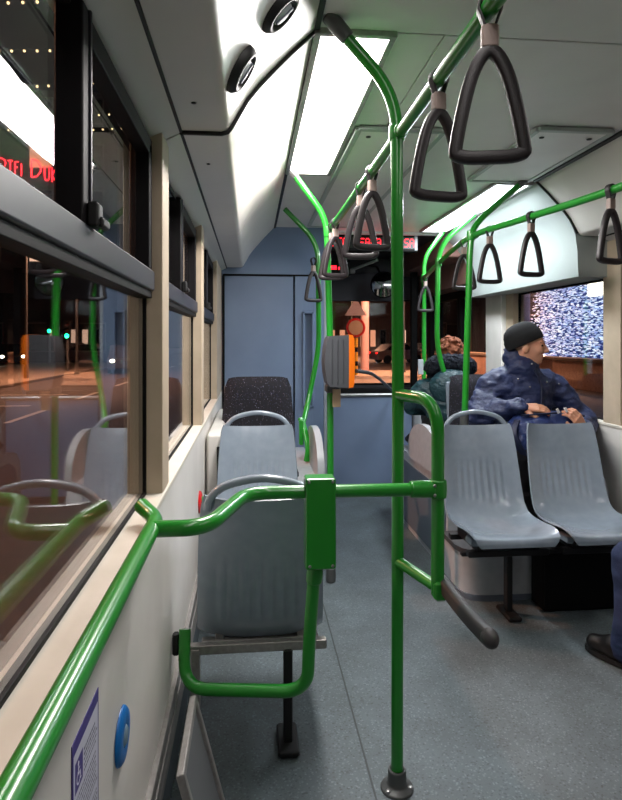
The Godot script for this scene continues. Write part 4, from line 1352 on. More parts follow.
func jacket_mesh(j: Dictionary, puff: float, sd: int) -> MB:
	var mb := MB.new()
	var f := Field.new(Vector3(-0.52, -0.2, -0.32), Vector3(0.52, 0.62, 0.55), 0.0125)
	f.chain([Vector3(0, -0.06, 0.02), Vector3(0, 0.18, 0.03), j.chest], [0.165, 0.165, 0.155], 0.09)
	f.capsule(j.shoulder[0] * Vector3(0.6, 1, 1), j.shoulder[1] * Vector3(0.6, 1, 1), 0.105, 0.105, 0.08)
	for s in [0, 1]:
		f.chain([j.shoulder[s], j.elbow[s], j.wrist[s].lerp(j.elbow[s], 0.12)], [0.088 * puff, 0.074 * puff, 0.053 * puff], 0.05)
		f.capsule(j.wrist[s].lerp(j.elbow[s], 0.1), j.wrist[s].lerp(j.elbow[s], 0.02), 0.047, 0.045, 0.01)
	f.capsule(j.neck + Vector3(0, -0.03, 0), j.neck + Vector3(-0.015, 0.035, -0.02), 0.108, 0.092, 0.04)
	var n := FastNoiseLite.new()
	n.seed = sd
	n.frequency = 9.0
	n.fractal_octaves = 3
	f.rough(n, 0.024, Vector3(0.8, 1.5, 0.8))
	f.build(mb)
	return mb

func trousers_mesh(j: Dictionary, sd: int, fine := 0.0125) -> MB:
	var mb := MB.new()
	var f := Field.new(Vector3(-0.36, -0.62, -0.24), Vector3(0.36, 0.2, 0.75), fine)
	f.capsule(Vector3(-0.06, 0.0, -0.01), Vector3(0.06, 0.0, -0.01), 0.145, 0.145, 0.05)
	for s in [0, 1]:
		f.chain([j.hip[s], j.knee[s], j.ankle[s] + Vector3(0, 0.03, 0)], [0.112, 0.083, 0.064], 0.04)
		f.capsule(j.ankle[s] + Vector3(0, 0.05, 0), j.ankle[s] + Vector3(0, -0.015, 0.006), 0.066, 0.07, 0.02)
	var n := FastNoiseLite.new()
	n.seed = sd
	n.frequency = 8.0
	f.rough(n, 0.012, Vector3(0.7, 1.6, 0.7))
	f.build(mb)
	return mb

func shoe_mesh(ankle: Vector3, toe: Vector3) -> MB:
	var d := (toe - ankle) * Vector3(1, 0, 1)
	d = d.normalized()
	var heel := Vector3(ankle.x, toe.y, ankle.z) - d * 0.035
	var lo := heel.min(toe) - Vector3(0.08, 0.06, 0.08)
	var hi := heel.max(toe) + Vector3(0.08, 0.16, 0.08)
	var f := Field.new(lo, hi, 0.007)
	f.capsule(heel + Vector3(0, 0.012, 0), heel.lerp(toe, 0.5) + Vector3(0, 0.012, 0), 0.040, 0.043, 0.02)
	f.capsule(heel.lerp(toe, 0.5) + Vector3(0, 0.012, 0), toe + Vector3(0, 0.004, 0), 0.043, 0.036, 0.02)
	f.capsule(heel + Vector3(0, 0.06, 0), heel.lerp(toe, 0.55) + Vector3(0, 0.03, 0), 0.042, 0.036, 0.03)
	var mb := MB.new()
	f.build(mb)
	return mb

func sole_mesh(ankle: Vector3, toe: Vector3) -> MB:
	var d := ((toe - ankle) * Vector3(1, 0, 1)).normalized()
	var side := d.cross(Vector3.UP)
	var heel := Vector3(ankle.x, toe.y, ankle.z) - d * 0.035
	var poly := PackedVector2Array()
	var l := heel.distance_to(toe)
	for k in 20:
		var a := TAU * k / 20
		poly.append(Vector2(cos(a) * 0.046, l / 2 + sin(a) * (l / 2 + 0.045)))
	return MB.new().prism(poly, -0.038, -0.018, Transform3D(Basis(side, d, Vector3.UP), heel))

func base_joints(head_turn: Basis) -> Dictionary:
	return {
		"chest": Vector3(0, 0.34, 0.0), "neck": Vector3(0, 0.50, 0.0), "head": Vector3(0, 0.66, 0.03), "head_turn": head_turn,
		"shoulder": [Vector3(0.185, 0.43, 0.0), Vector3(-0.185, 0.43, 0.0)], "elbow": [Vector3(0.26, 0.17, 0.10), Vector3(-0.26, 0.17, 0.10)], "wrist": [Vector3(0.12, 0.13, 0.32), Vector3(-0.12, 0.13, 0.32)],
		"hip": [Vector3(0.09, 0, 0.02), Vector3(-0.09, 0, 0.02)], "knee": [Vector3(0.11, 0.02, 0.46), Vector3(-0.11, 0.02, 0.46)], "ankle": [Vector3(0.11, -0.40, 0.45), Vector3(-0.11, -0.40, 0.45)], "toe": [Vector3(0.13, -0.46, 0.62), Vector3(-0.13, -0.46, 0.62)],
	}

func face_to(d: Vector3) -> Basis:
	var z := d.normalized()
	var x := Vector3.UP.cross(z).normalized()
	return Basis(x, z.cross(x), z)

func eyes(o: Node3D, t: Transform3D) -> void:
	for s in [-1, 1]:
		part("eye", MB.new().ball(t * Vector3(s * 0.032, 0.008, 0.080), Vector3(0.0115, 0.009, 0.0115), t.basis, 8, 10), M.eye, o)
		part("eyebrow", MB.new().tube(pv([t * Vector3(s * 0.016, 0.026, 0.0905), t * Vector3(s * 0.034, 0.031, 0.087), t * Vector3(s * 0.05, 0.025, 0.074)]), 0.0036, 6), M.eye, o)

func build_people() -> void:
	# man in the navy jacket, hands on the bag on his lap, looking out of the window
	var hip := Vector3(1.675, 0.70, -3.66)
	var o := thing("person", "seated person in black knit hat and navy jacket looking out of the window", "person", hip)
	var j := base_joints(face_to(Vector3(0.86, -0.06, 0.5)))
	var loc := func(px, py, zd) -> Vector3: return at(px, py, zd) - hip
	j.head = loc.call(528.0, 346.0, 3.58)
	j.neck = loc.call(521.0, 364.0, 3.61)
	j.chest = loc.call(524.0, 393.0, 3.64)
	j.shoulder = [loc.call(553.0, 386.0, 3.66), loc.call(492.0, 386.0, 3.62)]
	j.elbow = [loc.call(584.0, 424.0, 3.58), loc.call(477.0, 414.0, 3.54)]
	j.wrist = [loc.call(585.0, 431.0, 3.235), loc.call(521.0, 407.0, 3.345)]
	j.knee = [Vector3(0.12, 0.0, 0.33), Vector3(-0.12, 0.0, 0.33)]
	j.ankle = [Vector3(0.12, -0.38, 0.36), Vector3(-0.12, -0.38, 0.36)]
	j.toe = [Vector3(0.14, -0.405, 0.52), Vector3(-0.14, -0.405, 0.52)]
	part("body", body_mesh(j, [[Vector3(-0.55, 0.80, 0.05), Vector3(0.35, 0.25, 0.9), 0.6, -1.0], [Vector3(0.95, -0.06, 0.20), Vector3(0.05, 0.9, 0.45), 0.28, 1.0]]), M.skin, o)
	part("jacket", jacket_mesh(j, 1.0, 3), M.jacket, o)
	# zip and pocket snaps
	part("zip", MB.new().tube(curve([j.neck + Vector3(0.03, -0.03, 0.115), j.chest + Vector3(0.03, 0.06, 0.165), j.chest + Vector3(0.02, -0.1, 0.19)]), 0.006, 8), M.bag_dark, o)
	for q in [[532, 364, 3.44], [518, 379, 3.44], [530, 387, 3.44], [547, 382, 3.46], [559, 384, 3.50]]:
		part("snap", MB.new().ball(loc.call(q[0], q[1], q[2]), Vector3(0.006, 0.006, 0.005), Basis.IDENTITY, 6, 8), M.steel, o)
	part("trousers", trousers_mesh(j, 5), M.trousers, o)
	for s in [0, 1]:
		var sh := part("shoe", shoe_mesh(j.ankle[s], j.toe[s]), M.shoe, o)
	var ht := Transform3D(j.head_turn, j.head)
	eyes(o, ht)
	# knit hat, lower at the back
	var hx := ht * Transform3D(Basis(Vector3(1, 0, 0), -0.5).scaled_local(Vector3(1, 1, 1.2)), Vector3(0, 0.036, -0.03))
	var hm := MB.new().lathe([Vector2(0.086, -0.03), Vector2(0.095, -0.033), Vector2(0.099, -0.025), Vector2(0.100, 0.0), Vector2(0.098, 0.025), Vector2(0.094, 0.03), Vector2(0.090, 0.05), Vector2(0.078, 0.078), Vector2(0.055, 0.099), Vector2(0.028, 0.108), Vector2(0.0, 0.111)], 36, hx)
	part("knit_hat", hm, M.hat, o)
	# blue bag on his lap
	var bp := Vector3(1.72, 0.80, -3.36)
	var bag := thing("sports_bag", "blue fabric bag on the lap of the person in the knit hat", "bag", bp)
	var f := Field.new(Vector3(-0.32, -0.2, -0.2), Vector3(0.32, 0.24, 0.22), 0.011)
	f.capsule(Vector3(-0.15, -0.02, 0.0), Vector3(0.15, -0.01, 0.0), 0.105, 0.105, 0.05)
	f.capsule(Vector3(-0.14, 0.05, 0.02), Vector3(0.14, 0.06, 0.02), 0.085, 0.085, 0.06)
	f.capsule(Vector3(-0.18, -0.06, 0.02), Vector3(0.16, -0.06, 0.02), 0.07, 0.07, 0.05)
	var nz := FastNoiseLite.new()
	nz.seed = 8
	nz.frequency = 8.0
	f.rough(nz, 0.02)
	var bm := MB.new()
	f.build(bm)
	part("body", bm, M.bag, bag)
	part("zip", MB.new().tube(curve([Vector3(-0.18, 0.128, 0.06), Vector3(-0.05, 0.137, 0.075), Vector3(0.1, 0.145, 0.075), Vector3(0.2, 0.12, 0.06)]), 0.006, 8), M.bag_dark, bag)
	for q in [[558, 411], [566, 410]]:
		part("zip_pull", MB.new().box(at(q[0], q[1], 3.235) - bp, Vector3(0.016, 0.03, 0.005), 0.002, Basis(Vector3(0, 0, 1), 0.5)), M.white, bag)
	part("strap", MB.new().sweep(curve([Vector3(-0.2, 0.10, 0.05), Vector3(-0.24, 0.02, 0.1), Vector3(-0.16, -0.12, 0.12), Vector3(-0.05, -0.16, 0.12)]), MB.roundrect(0.018, 0.004, 4.0, 10)), M.bag_dark, bag)
	# woman in the teal coat, seen from behind
	hip = Vector3(1.475, 0.70, -4.33)
	o = thing("person", "person with red brown hair in a teal coat with a dark fur hood", "person", hip)
	j = base_joints(face_to(Vector3(0.15, -0.1, 1)))
	var turned := Basis(Vector3.UP, PI - 0.25)
	o.rotation.y = PI - 0.25
	var inv := turned.inverse()
	j.head = inv * (at(450, 356, 4.36) - hip)
	j.neck = inv * (at(450, 376, 4.34) - hip)
	j.chest = inv * (at(449, 402, 4.33) - hip)
	j.shoulder = [j.chest + Vector3(0.19, 0.06, 0), j.chest + Vector3(-0.19, 0.06, 0)]
	part("body", body_mesh(j, [[Vector3(-0.5, -0.1, 0.8), Vector3(0, 1, 0.1), 0.4, -1.0], [Vector3(0.5, -0.1, 0.8), Vector3(0, 1, 0.1), 0.4, 1.0]]), M.skin, o)
	part("coat", jacket_mesh(j, 1.12, 13), M.coat, o)
	part("trousers", trousers_mesh(j, 6), M.trousers, o)
	for s in [0, 1]:
		part("shoe", shoe_mesh(j.ankle[s], j.toe[s]), M.shoe, o)
	eyes(o, Transform3D(j.head_turn, j.head))
	f = Field.new(Vector3(-0.3, 0.2, -0.3), Vector3(0.3, 0.85, 0.3), 0.011)
	f.blob(j.head + Vector3(0, 0.04, -0.02), Vector3(0.098, 0.105, 0.105), 0.03)
	f.blob(j.head + Vector3(0, -0.03, -0.055), Vector3(0.09, 0.09, 0.06), 0.03)
	nz = FastNoiseLite.new()
	nz.seed = 17
	nz.frequency = 22.0
	f.rough(nz, 0.045)
	var hm2 := MB.new()
	f.build(hm2)
	part("hair", hm2, M.hair, o)
	f = Field.new(Vector3(-0.32, 0.15, -0.36), Vector3(0.32, 0.75, 0.3), 0.011)
	for k in 12:
		var a0 := TAU * k / 12.0
		var a1 := TAU * (k + 1) / 12.0
		f.capsule(j.head + Vector3(cos(a0) * 0.13, -0.085 - 0.045 * sin(a0), -0.03 + sin(a0) * 0.10), j.head + Vector3(cos(a1) * 0.13, -0.085 - 0.045 * sin(a1), -0.03 + sin(a1) * 0.10), 0.055, 0.055, 0.03)
	nz.frequency = 45.0
	f.rough(nz, 0.03)
	var fm := MB.new()
	f.build(fm)
	part("fur_hood", fm, M.fur, o)
	f = Field.new(Vector3(-0.32, 0.1, -0.4), Vector3(0.32, 0.6, 0.1), 0.012)
	f.blob(j.neck + Vector3(0, -0.07, -0.14), Vector3(0.16, 0.13, 0.08), 0.05)
	f.rough(nz, 0.012)
	var hd := MB.new()
	f.build(hd)
	part("hood", hd, M.coat, o)
	# person in jeans at the edge of the view
	hip = Vector3(1.79, 0.535, -1.93)
	o = thing("person", "seated person in blue jeans and black shoes beside the grey seats", "person", hip)
	o.rotation.y = PI
	j = base_joints(face_to(Vector3(0, -0.1, 1)))
	inv = Basis(Vector3.UP, PI)
	var w := func(x, y, z) -> Vector3: return inv * (Vector3(x, y, z) - hip)
	j.knee = [w.call(1.615, 0.425, -2.385), w.call(1.97, 0.45, -2.42)]
	j.ankle = [w.call(1.565, 0.10, -2.345), w.call(1.97, 0.10, -2.42)]
	j.toe = [w.call(1.49, 0.042, -2.475), w.call(2.0, 0.042, -2.6)]
	part("body", body_mesh(j, [[Vector3(-0.3, -0.1, 0.9), Vector3(0, 1, 0.1), 0.35, -1.0], [Vector3(0.3, -0.1, 0.9), Vector3(0, 1, 0.1), 0.35, 1.0]]), M.skin, o)
	part("jeans", trousers_mesh(j, 7), M.jeans, o)
	part("coat", jacket_mesh(j, 1.0, 19), M.trousers, o)
	for s in [0, 1]:
		var sh2 := part("shoe", shoe_mesh(j.ankle[s], j.toe[s]), M.shoe, o)
		part("sole", sole_mesh(j.ankle[s], j.toe[s]), M.rubber, sh2)
	eyes(o, Transform3D(j.head_turn, j.head))
	f = Field.new(Vector3(-0.2, 0.4, -0.25), Vector3(0.2, 0.9, 0.2), 0.011)
	f.blob(j.head + Vector3(0, 0.05, -0.03), Vector3(0.084, 0.088, 0.098), 0.02)
	var h3 := MB.new()
	f.build(h3)
	part("hair", h3, mat(Color(0.12, 0.09, 0.07), 0.8), o)

# ---------------------------------------------------------------- the street outside
func make_car(label: String, pos: Vector3, turn: float, paint: Color) -> void:
	var o := thing("car", label, "car", pos, "cars in the street")
	o.rotation.y = turn
	var side := PackedVector2Array([Vector2(-2.1, 0.28), Vector2(-2.15, 0.62), Vector2(-2.02, 0.86), Vector2(-1.55, 0.93), Vector2(-1.05, 1.38), Vector2(-0.6, 1.45), Vector2(0.35, 1.43), Vector2(0.95, 0.98), Vector2(1.8, 0.84), Vector2(2.1, 0.66), Vector2(2.14, 0.3)])
	var xf := Transform3D(Basis(Vector3(0, 0, 1), Vector3(0, 1, 0), Vector3(-1, 0, 0)), Vector3.ZERO)
	part("body", MB.new().prism(side, -0.86, 0.86, xf, true), mat(paint, 0.25), o)
	var gl := PackedVector2Array([Vector2(-1.35, 0.97), Vector2(-1.0, 1.33), Vector2(-0.6, 1.39), Vector2(0.3, 1.37), Vector2(0.78, 1.0)])
	part("side_glass", MB.new().prism(gl, -0.87, 0.87, xf), M.black, o)
	for q in [[-1.3, -0.8], [-1.3, 0.8], [1.3, -0.8], [1.3, 0.8]]:
		part("wheel", MB.new().lathe([Vector2(0, -0.1), Vector2(0.28, -0.1), Vector2(0.31, -0.07), Vector2(0.31, 0.07), Vector2(0.28, 0.1), Vector2(0, 0.1)], 16, Transform3D(Basis(Vector3(0, 0, 1), PI / 2), Vector3(q[1], 0.31, q[0]))), M.rubber, o)
	for s in [-1, 1]:
		part("headlight_lamp", MB.new().ball(Vector3(s * 0.62, 0.66, 2.1), Vector3(0.13, 0.09, 0.05), Basis.IDENTITY, 6, 10), glow(Color(1.0, 0.93, 0.8), 12.0), o)
		part("tail_lamp", MB.new().ball(Vector3(s * 0.66, 0.75, -2.08), Vector3(0.12, 0.08, 0.05), Basis.IDENTITY, 6, 10), glow(Color(1.0, 0.05, 0.04), 6.0), o)

func make_building(label: String, x0: float, x1: float, z0: float, z1: float, h: float, tint: Color, axis: int, cols: int, rows: int, sd: int, share := 0.1) -> void:
	var o := thing("building", label, "building", Vector3((x0 + x1) / 2, -0.35, (z0 + z1) / 2))
	var sx := absf(x1 - x0)
	var sz := absf(z1 - z0)
	part("walls", MB.new().box(Vector3(0, h / 2, 0), Vector3(sx, h, sz), 0.05), mat(tint, 0.9), o)
	part("cornice", MB.new().box(Vector3(0, h, 0), Vector3(sx + 0.5, 0.5, sz + 0.5), 0.08), mat(tint.lightened(0.1), 0.9), o)
	var rng := RandomNumberGenerator.new()
	rng.seed = sd
	var dark := mat(Color(0.05, 0.055, 0.07), 0.15)
	var lits := [glow(Color(1.0, 0.66, 0.50), 0.6), glow(Color(1.0, 0.80, 0.68), 1.0)]
	var fm := mat(Color(0.4, 0.38, 0.36), 0.7)
	var span := sz if axis == 0 else sx
	for r in rows:
		for c in cols:
			var u := (c + 0.5) / cols * span - span / 2
			var y := 4.8 + r * 3.3 if r > 0 else 1.9
			var hh := 1.7 if r > 0 else 1.9
			var ww := span / cols * (0.42 if r > 0 else 0.5)
			var lit := rng.randf() < share
			var m: Material = lits[rng.randi() % 2] if lit else dark
			var p := Vector3(sx / 2 * (1 if x0 < 0 else -1), y, u) if axis == 0 else Vector3(u, y, sz / 2)
			var s := Vector3(0.08, hh, ww) if axis == 0 else Vector3(ww, hh, 0.08)
			var grow := Vector3(0.0, 0.2, 0.2) if axis == 0 else Vector3(0.2, 0.2, 0.0)
			var fr := part("window_frame", MB.new().box(p, s + grow, 0.02), fm, o)
			var outv := Vector3(0.03 * (1 if x0 < 0 else -1), 0, 0) if axis == 0 else Vector3(0, 0, 0.03)
			part("lit_window" if lit else "pane", MB.new().box(p + outv, s), m, fr)

func street_lamp(label: String, pos: Vector3, reach: Vector3, energy: float) -> void:
	var o := thing("street_lamp", label, "street lamp", pos, "street lamps")
	part("mast", MB.new().lathe([Vector2(0.10, 0), Vector2(0.09, 0.5), Vector2(0.06, 0.55), Vector2(0.05, 7.4)], 12), M.dark_metal, o)
	part("arm", MB.new().tube(bent([Vector3(0, 7.3, 0), Vector3(0, 7.7, 0), reach + Vector3(0, 7.8, 0)], 0.3), 0.04, 10), M.dark_metal, o)
	part("lamp_head", MB.new().box(reach + Vector3(0, 7.78, 0), Vector3(0.5, 0.12, 0.25), 0.03), M.dark_metal, o)
	part("lamp_glass", MB.new().box(reach + Vector3(0, 7.70, 0), Vector3(0.42, 0.05, 0.2), 0.01), glow(Color(1.0, 0.72, 0.45), 6.0), o)
	var l := SpotLight3D.new()
	l.name = "lamp_light"
	l.light_color = Color(1.0, 0.70, 0.54)
	l.light_energy = energy
	l.light_size = 0.15
	l.spot_angle = 68.0
	l.spot_range = 60.0
	l.spot_attenuation = 2.0
	l.spot_angle_attenuation = 0.6
	l.shadow_enabled = true
	o.add_child(l)
	l.position = reach + Vector3(0, 7.64, 0)
	l.rotation.x = -PI / 2

func light_string(a: Vector3, b: Vector3, sag: float, label: String) -> void:
	var o := thing("string_light", label, "string lights", a, "light strings over the street")
	var pts := []
	for k in 25:
		var t := k / 24.0
		pts.append((b - a) * t + Vector3(0, -sag * 4.0 * t * (1 - t), 0))
	part("wire", MB.new().tube(pv(pts), 0.012, 6), M.black, o)
	var n := 70
	var bl := MB.new()
	for k in n:
		var t := (k + 0.5) / n
		bl.ball((b - a) * t + Vector3(0, -sag * 4.0 * t * (1 - t) - 0.05, 0), Vector3(0.035, 0.035, 0.035), Basis.IDENTITY, 3, 5)
	var bo := part("bulb_lights", bl, glow(Color(1.0, 0.85, 0.62), 2.2), o)
	bo.set_meta("kind", "stuff")

func build_street() -> void:
	var asphalt := tri_tex(mat(Color(1, 1, 1), 0.75), noise_tex(0.05, Color(0.20, 0.165, 0.155), Color(0.29, 0.245, 0.23), 41), 0.4)
	var paving := tri_tex(mat(Color(1, 1, 1), 0.8), noise_tex(0.05, Color(0.42, 0.38, 0.34), Color(0.52, 0.47, 0.42), 42), 0.3)
	struct("road", MB.new().box(Vector3(0, -0.45, -40), Vector3(160, 0.2, 160)), asphalt, "dark asphalt road around the bus", "road")
	struct("pavement_left", MB.new().box(Vector3(-13.2, -0.29, -40), Vector3(9.0, 0.12, 160), 0.02), paving, "paved walkway across the road from the handrail wall", "pavement")
	struct("pavement_right", MB.new().box(Vector3(8.2, -0.29, 0), Vector3(10.0, 0.12, 52), 0.02), paving, "paved walkway beside the seat wall of the bus", "pavement")
	var island := struct("pavement_island", MB.new().box(Vector3(3.5, -0.29, -27.5), Vector3(10.0, 0.12, 7.0), 0.02), paving, "paved traffic island ahead of the windscreen", "pavement")
	var paint := mat(Color(0.75, 0.74, 0.72), 0.6)
	for k in 9:
		single("road_marking", MB.new().box(Vector3(-5.0, -0.347, -4.0 - k * 5.0), Vector3(0.14, 0.006, 2.2)), paint, "white dashed lane line on the asphalt", "road marking", "white dashes of the lane line")
	for k in 3:
		single("road_marking", MB.new().box(Vector3(-7.0, -0.347, -13.0 - k * 3.2), Vector3(2.6, 0.006, 0.16)), paint, "white cross line on the asphalt", "road marking", "white cross lines on the road")
	make_building("long dark brick building across the road", -32, -18, -34, 16, 15, Color(0.24, 0.21, 0.20), 0, 14, 4, 3, 0.0)
	make_building("dark corner building carrying the red neon sign", -34, -9.5, -62, -44, 19, Color(0.22, 0.20, 0.20), 1, 7, 5, 4, 0.12)
	make_building("wide building with warm lit windows ahead of the windscreen", -2, 24, -82, -68, 20, Color(0.45, 0.36, 0.34), 1, 22, 5, 5, 0.65)
	make_building("dark building behind the curtain of lights", 13.5, 24, -44, 12, 16, Color(0.16, 0.17, 0.22), 0, 12, 4, 6, 0.0)
	street_lamp("street lamp over the far pavement of the handrail side", Vector3(-9.3, -0.3, -26), Vector3(1.6, 0, 0), 160)
	street_lamp("street lamp close to the window with the handrail", Vector3(-9.3, -0.3, -6), Vector3(1.6, 0, 0), 105)
	street_lamp("street lamp on the traffic island", Vector3(7.5, -0.23, -29), Vector3(-1.4, 0, 0), 230)
	street_lamp("street lamp before the building with warm lit windows", Vector3(9.5, -0.35, -56), Vector3(-1.4, 0, 0), 420)
	street_lamp("street lamp on the walkway past the light curtain", Vector3(11.5, -0.23, -25.6), Vector3(-1.4, 0, 0), 120)
	# neon lettering on the corner building
	neon_sign()
	# light strings over the street
	for k in 6:
		light_string(Vector3(-17.9, 9.6 + (k % 3) * 0.25, -12.0 - k * 1.7), Vector3(2.8, 9.4 + (k % 2) * 0.3, -11.0 - k * 1.7), 1.3 + 0.1 * k, "%s string of warm bulbs across the street, counting from the bus" % ["first", "second", "third", "fourth", "fifth", "sixth"][k])
	# signal heads, posts and signs
	signal_post("traffic signal showing green beside the far cars", Vector3(-13.5, -0.23, -42), 2.6, 2)
	signal_post("traffic signal showing green on the near pavement", Vector3(-9.4, -0.23, -32), 2.2, 2)
	make_car("dark car with lights on, waiting across the road", Vector3(-16.0, -0.35, -41.5), 0.5, Color(0.08, 0.08, 0.1))
	make_car("grey car coming towards the bus on the far lane", Vector3(-6.6, -0.35, -33), 0.15, Color(0.22, 0.23, 0.26))
	make_car("pale car crossing ahead of the windscreen", Vector3(11.0, -0.35, -44.0), PI / 2 + 0.2, Color(0.6, 0.5, 0.5))
	make_car("red lit car driving away ahead", Vector3(5.2, -0.35, -52.0), PI, Color(0.35, 0.1, 0.1))
	make_car("dark car beside the front door glass", Vector3(15.0, -0.35, -54.0), 0.1, Color(0.1, 0.1, 0.12))
	# round sign, triangle sign and striped pole on the island
	var sp := at(355.5, 380, 27.0)
	var o := thing("road_sign", "round and triangular road signs on a yellow striped post", "road sign", Vector3(sp.x, -0.23, -27.0))
	for k in 8:
		part("post_band", MB.new().lathe([Vector2(0.11, k * 0.21), Vector2(0.11, (k + 1) * 0.21)], 12), mat(Color(0.9, 0.7, 0.05), 0.5) if k % 3 != 2 else M.black, o)
	part("post", MB.new().lathe([Vector2(0.05, 1.6), Vector2(0.05, 3.5)], 10), M.dark_metal, o)
	var fz := Basis(Vector3(1, 0, 0), PI / 2)
	part("disc_rim", MB.new().lathe([Vector2(0, 0.0), Vector2(0.44, 0.0), Vector2(0.44, 0.03), Vector2(0, 0.03)], 28, Transform3D(fz, Vector3(0, 2.15, 0.06))), M.red, o)
	part("disc_face", MB.new().lathe([Vector2(0, 0.04), Vector2(0.33, 0.04), Vector2(0.33, 0.03)], 28, Transform3D(fz, Vector3(0, 2.15, 0.06))), mat(Color(0.8, 0.72, 0.6), 0.5), o)
	part("triangle", MB.new().prism(PackedVector2Array([Vector2(-0.5, 2.7), Vector2(0.5, 2.7), Vector2(0, 3.5)]), 0.05, 0.09), mat(Color(0.8, 0.75, 0.75), 0.5), o)
	var pp := at(363, 380, 31.0)
	var post := thing("banner_post", "tall pale pink lit post on the traffic island", "post", Vector3(pp.x, -0.23, -30.5))
	part("shaft", MB.new().lathe([Vector2(0.22, 0), Vector2(0.22, 4.6), Vector2(0.16, 4.7), Vector2(0, 4.7)], 16), mat(Color(0.75, 0.62, 0.62), 0.6), post)
	# pole and parapet beside the light curtain
	var wl := thing("parapet", "low sandstone parapet under the curtain of lights", "parapet", Vector3(10.6, -0.23, -18))
	part("wall", MB.new().box(Vector3(0, 0.45, 0), Vector3(0.4, 0.9, 36), 0.03), tri_tex(mat(Color(1, 1, 1), 0.8), noise_tex(0.05, Color(0.60, 0.48, 0.42), Color(0.70, 0.57, 0.50), 44), 0.4), wl)
	part("coping", MB.new().box(Vector3(0, 0.95, 0), Vector3(0.55, 0.12, 36), 0.03), paving, wl)
	var col := thing("banner_post", "tall pale column in front of the curtain of lights", "post", Vector3(10.0, -0.23, -21.3))
	part("shaft", MB.new().lathe([Vector2(0.26, 0), Vector2(0.26, 6.6), Vector2(0.2, 6.8), Vector2(0, 6.8)], 16), mat(Color(0.62, 0.52, 0.55), 0.6), col)
	light_curtain()

func signal_post(label: String, pos: Vector3, h: float, lit: int) -> void:
	var o := thing("traffic_signal", label, "traffic signal", pos, "traffic signals")
	part("post", MB.new().lathe([Vector2(0.07, 0), Vector2(0.06, h)], 12), M.dark_metal, o)
	part("housing", MB.new().box(Vector3(0, h - 0.1, 0), Vector3(0.34, 0.95, 0.25), 0.04), M.black, o)
	for k in 3:
		var on := k == lit
		part("signal_lamp", MB.new().ball(Vector3(0, h + 0.2 - k * 0.3, 0.13), Vector3(0.11, 0.11, 0.04), Basis.IDENTITY, 6, 12), glow(Color(0.05, 1.0, 0.55), 14.0) if on else mat([Color(0.2, 0.03, 0.03), Color(0.2, 0.14, 0.02), Color(0.02, 0.15, 0.08)][k], 0.4), o)
		part("visor", MB.new().box(Vector3(0, h + 0.33 - k * 0.3, 0.22), Vector3(0.26, 0.02, 0.2), 0.005), M.black, o)

func neon_sign() -> void:
	# strokes of each letter in a unit square
	var L := {
		"O": [[[0.5, 0], [0.12, 0.2], [0.05, 0.5], [0.12, 0.8], [0.5, 1], [0.88, 0.8], [0.95, 0.5], [0.88, 0.2], [0.5, 0]]],
		"T": [[[0.5, 0], [0.5, 1]], [[0.05, 1], [0.95, 1]]],
		"F": [[[0.15, 0], [0.15, 1], [0.9, 1]], [[0.15, 0.55], [0.7, 0.55]]],
		"I": [[[0.5, 0], [0.5, 1]]],
		"D": [[[0.1, 0], [0.1, 1], [0.6, 0.92], [0.95, 0.6], [0.95, 0.35], [0.6, 0.06], [0.1, 0]]],
		"U": [[[0.1, 1], [0.12, 0.25], [0.3, 0.02], [0.7, 0.02], [0.88, 0.25], [0.9, 1]]],
		"K": [[[0.12, 0], [0.12, 1]], [[0.9, 1], [0.12, 0.45], [0.9, 0]]]}
	var p0 := at(0, 178, 44.0)
	var sx := 0.0676
	var sy := 0.0704
	var o := thing("neon_sign", "red neon letters on the corner building above the handrail window", "neon sign", Vector3(p0.x, p0.y, -43.85))
	var m := glow(Color(1.0, 0.10, 0.16), 4.5)
	# letter, start, width, height, rise above the base line
	var spec := [["O", -4.0, 11.0, 10.0, 9.5], ["T", 8.5, 5.0, 11.0, 6.0], ["F", 15.0, 4.5, 12.0, 4.0], ["I", 21.0, 2.0, 12.0, 2.0], ["D", 31.0, 11.0, 18.0, 1.0], ["U", 44.5, 6.0, 14.0, -2.0], ["K", 52.0, 5.0, 14.0, -3.0], ["I", 57.5, 2.0, 13.0, -3.5]]
	for q in spec:
		var mb := MB.new()
		for st in L[q[0]]:
			var pts := []
			for p in st: pts.append(Vector3((q[1] + p[0] * q[2]) * sx, (q[4] + p[1] * q[3]) * sy, 0))
			mb.tube(bent(pts, 0.08, 4), 0.045, 8)
		part("neon_letter", mb, m, o)
	var x := 62.0
	var s := sx
	part("backing_rail", MB.new().box(Vector3(x * s / 2, 0.35, -0.1), Vector3(x * s, 0.06, 0.06), 0.01), M.black, o)

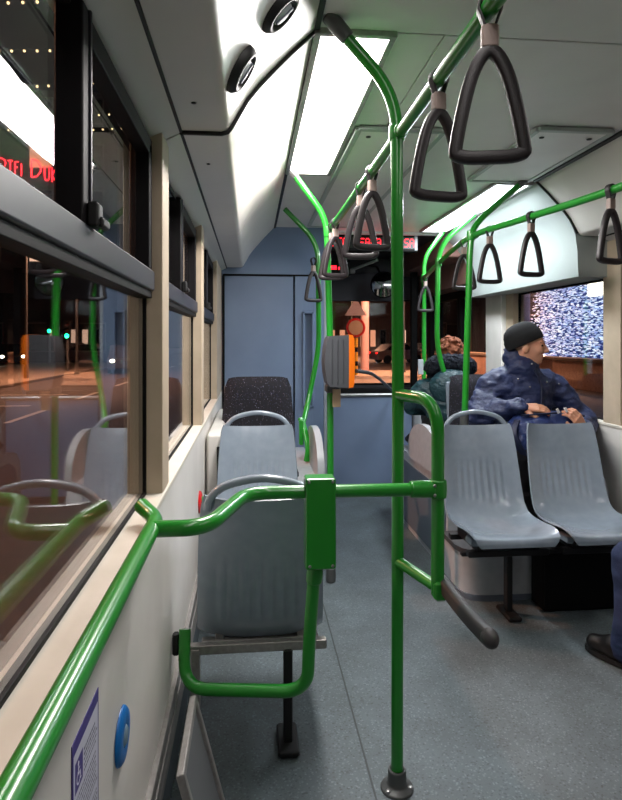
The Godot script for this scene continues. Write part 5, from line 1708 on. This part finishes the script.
func light_curtain() -> void:
	# thousands of small bulbs on wires: nobody could count them
	var rng := RandomNumberGenerator.new()
	rng.seed = 77
	var bm := MB.new().ball(Vector3.ZERO, Vector3(0.03, 0.02, 0.085), Basis.IDENTITY, 3, 5).mesh()
	var cols := [Color(0.66, 0.82, 1.0), Color(0.42, 0.64, 1.0), Color(0.88, 0.94, 1.0)]
	for k in 3:
		var mm := MultiMesh.new()
		mm.transform_format = MultiMesh.TRANSFORM_3D
		mm.mesh = bm
		var n := 3000
		mm.instance_count = n
		for i in n:
			var z := -13.5 - rng.randf() * 10.0
			var y := 0.45 + rng.randf() * 6.0
			mm.set_instance_transform(i, Transform3D(Basis.IDENTITY.scaled(Vector3.ONE * rng.randf_range(0.7, 1.4)), Vector3(11.6 + rng.randf_range(-0.25, 0.25), y, z)))
		var o := MultiMeshInstance3D.new()
		o.name = numbered("string_lights")
		o.multimesh = mm
		o.material_override = glow(cols[k], [0.52, 0.48, 0.8][k])
		add_child(o)
		o.set_meta("kind", "stuff")
		o.set_meta("category", "string lights")
		o.set_meta("label", ["pale blue bulbs of the light curtain outside the window", "deep blue bulbs of the light curtain outside the window", "bright white bulbs of the light curtain outside the window"][k])
	var ne := thing("light_net_frame", "dark net frame holding the curtain of lights", "frame", Vector3(11.95, -0.23, -16.5))
	part("net", MB.new().box(Vector3(0, 4.2, 0), Vector3(0.1, 8.4, 14.6), 0.02), mat(Color(0.22, 0.30, 0.55), 0.8), ne)
	for z in [-7.0, -2.4, 2.4, 7.0]:
		part("post", MB.new().box(Vector3(0.1, 4.2, z), Vector3(0.12, 8.4, 0.12), 0.02), M.dark_metal, ne)
	var ls := thing("light_box_sign", "white lit sign box over the walkway", "sign", Vector3(11.2, 3.5, -18.5))
	part("lit_sign_face", MB.new().box(Vector3.ZERO, Vector3(0.2, 1.4, 0.8), 0.03), glow(Color(1.0, 0.97, 0.9), 2.0), ls)
	part("bracket", MB.new().box(Vector3(0.4, 0.0, 0), Vector3(0.6, 0.1, 0.1), 0.01), M.dark_metal, ls)
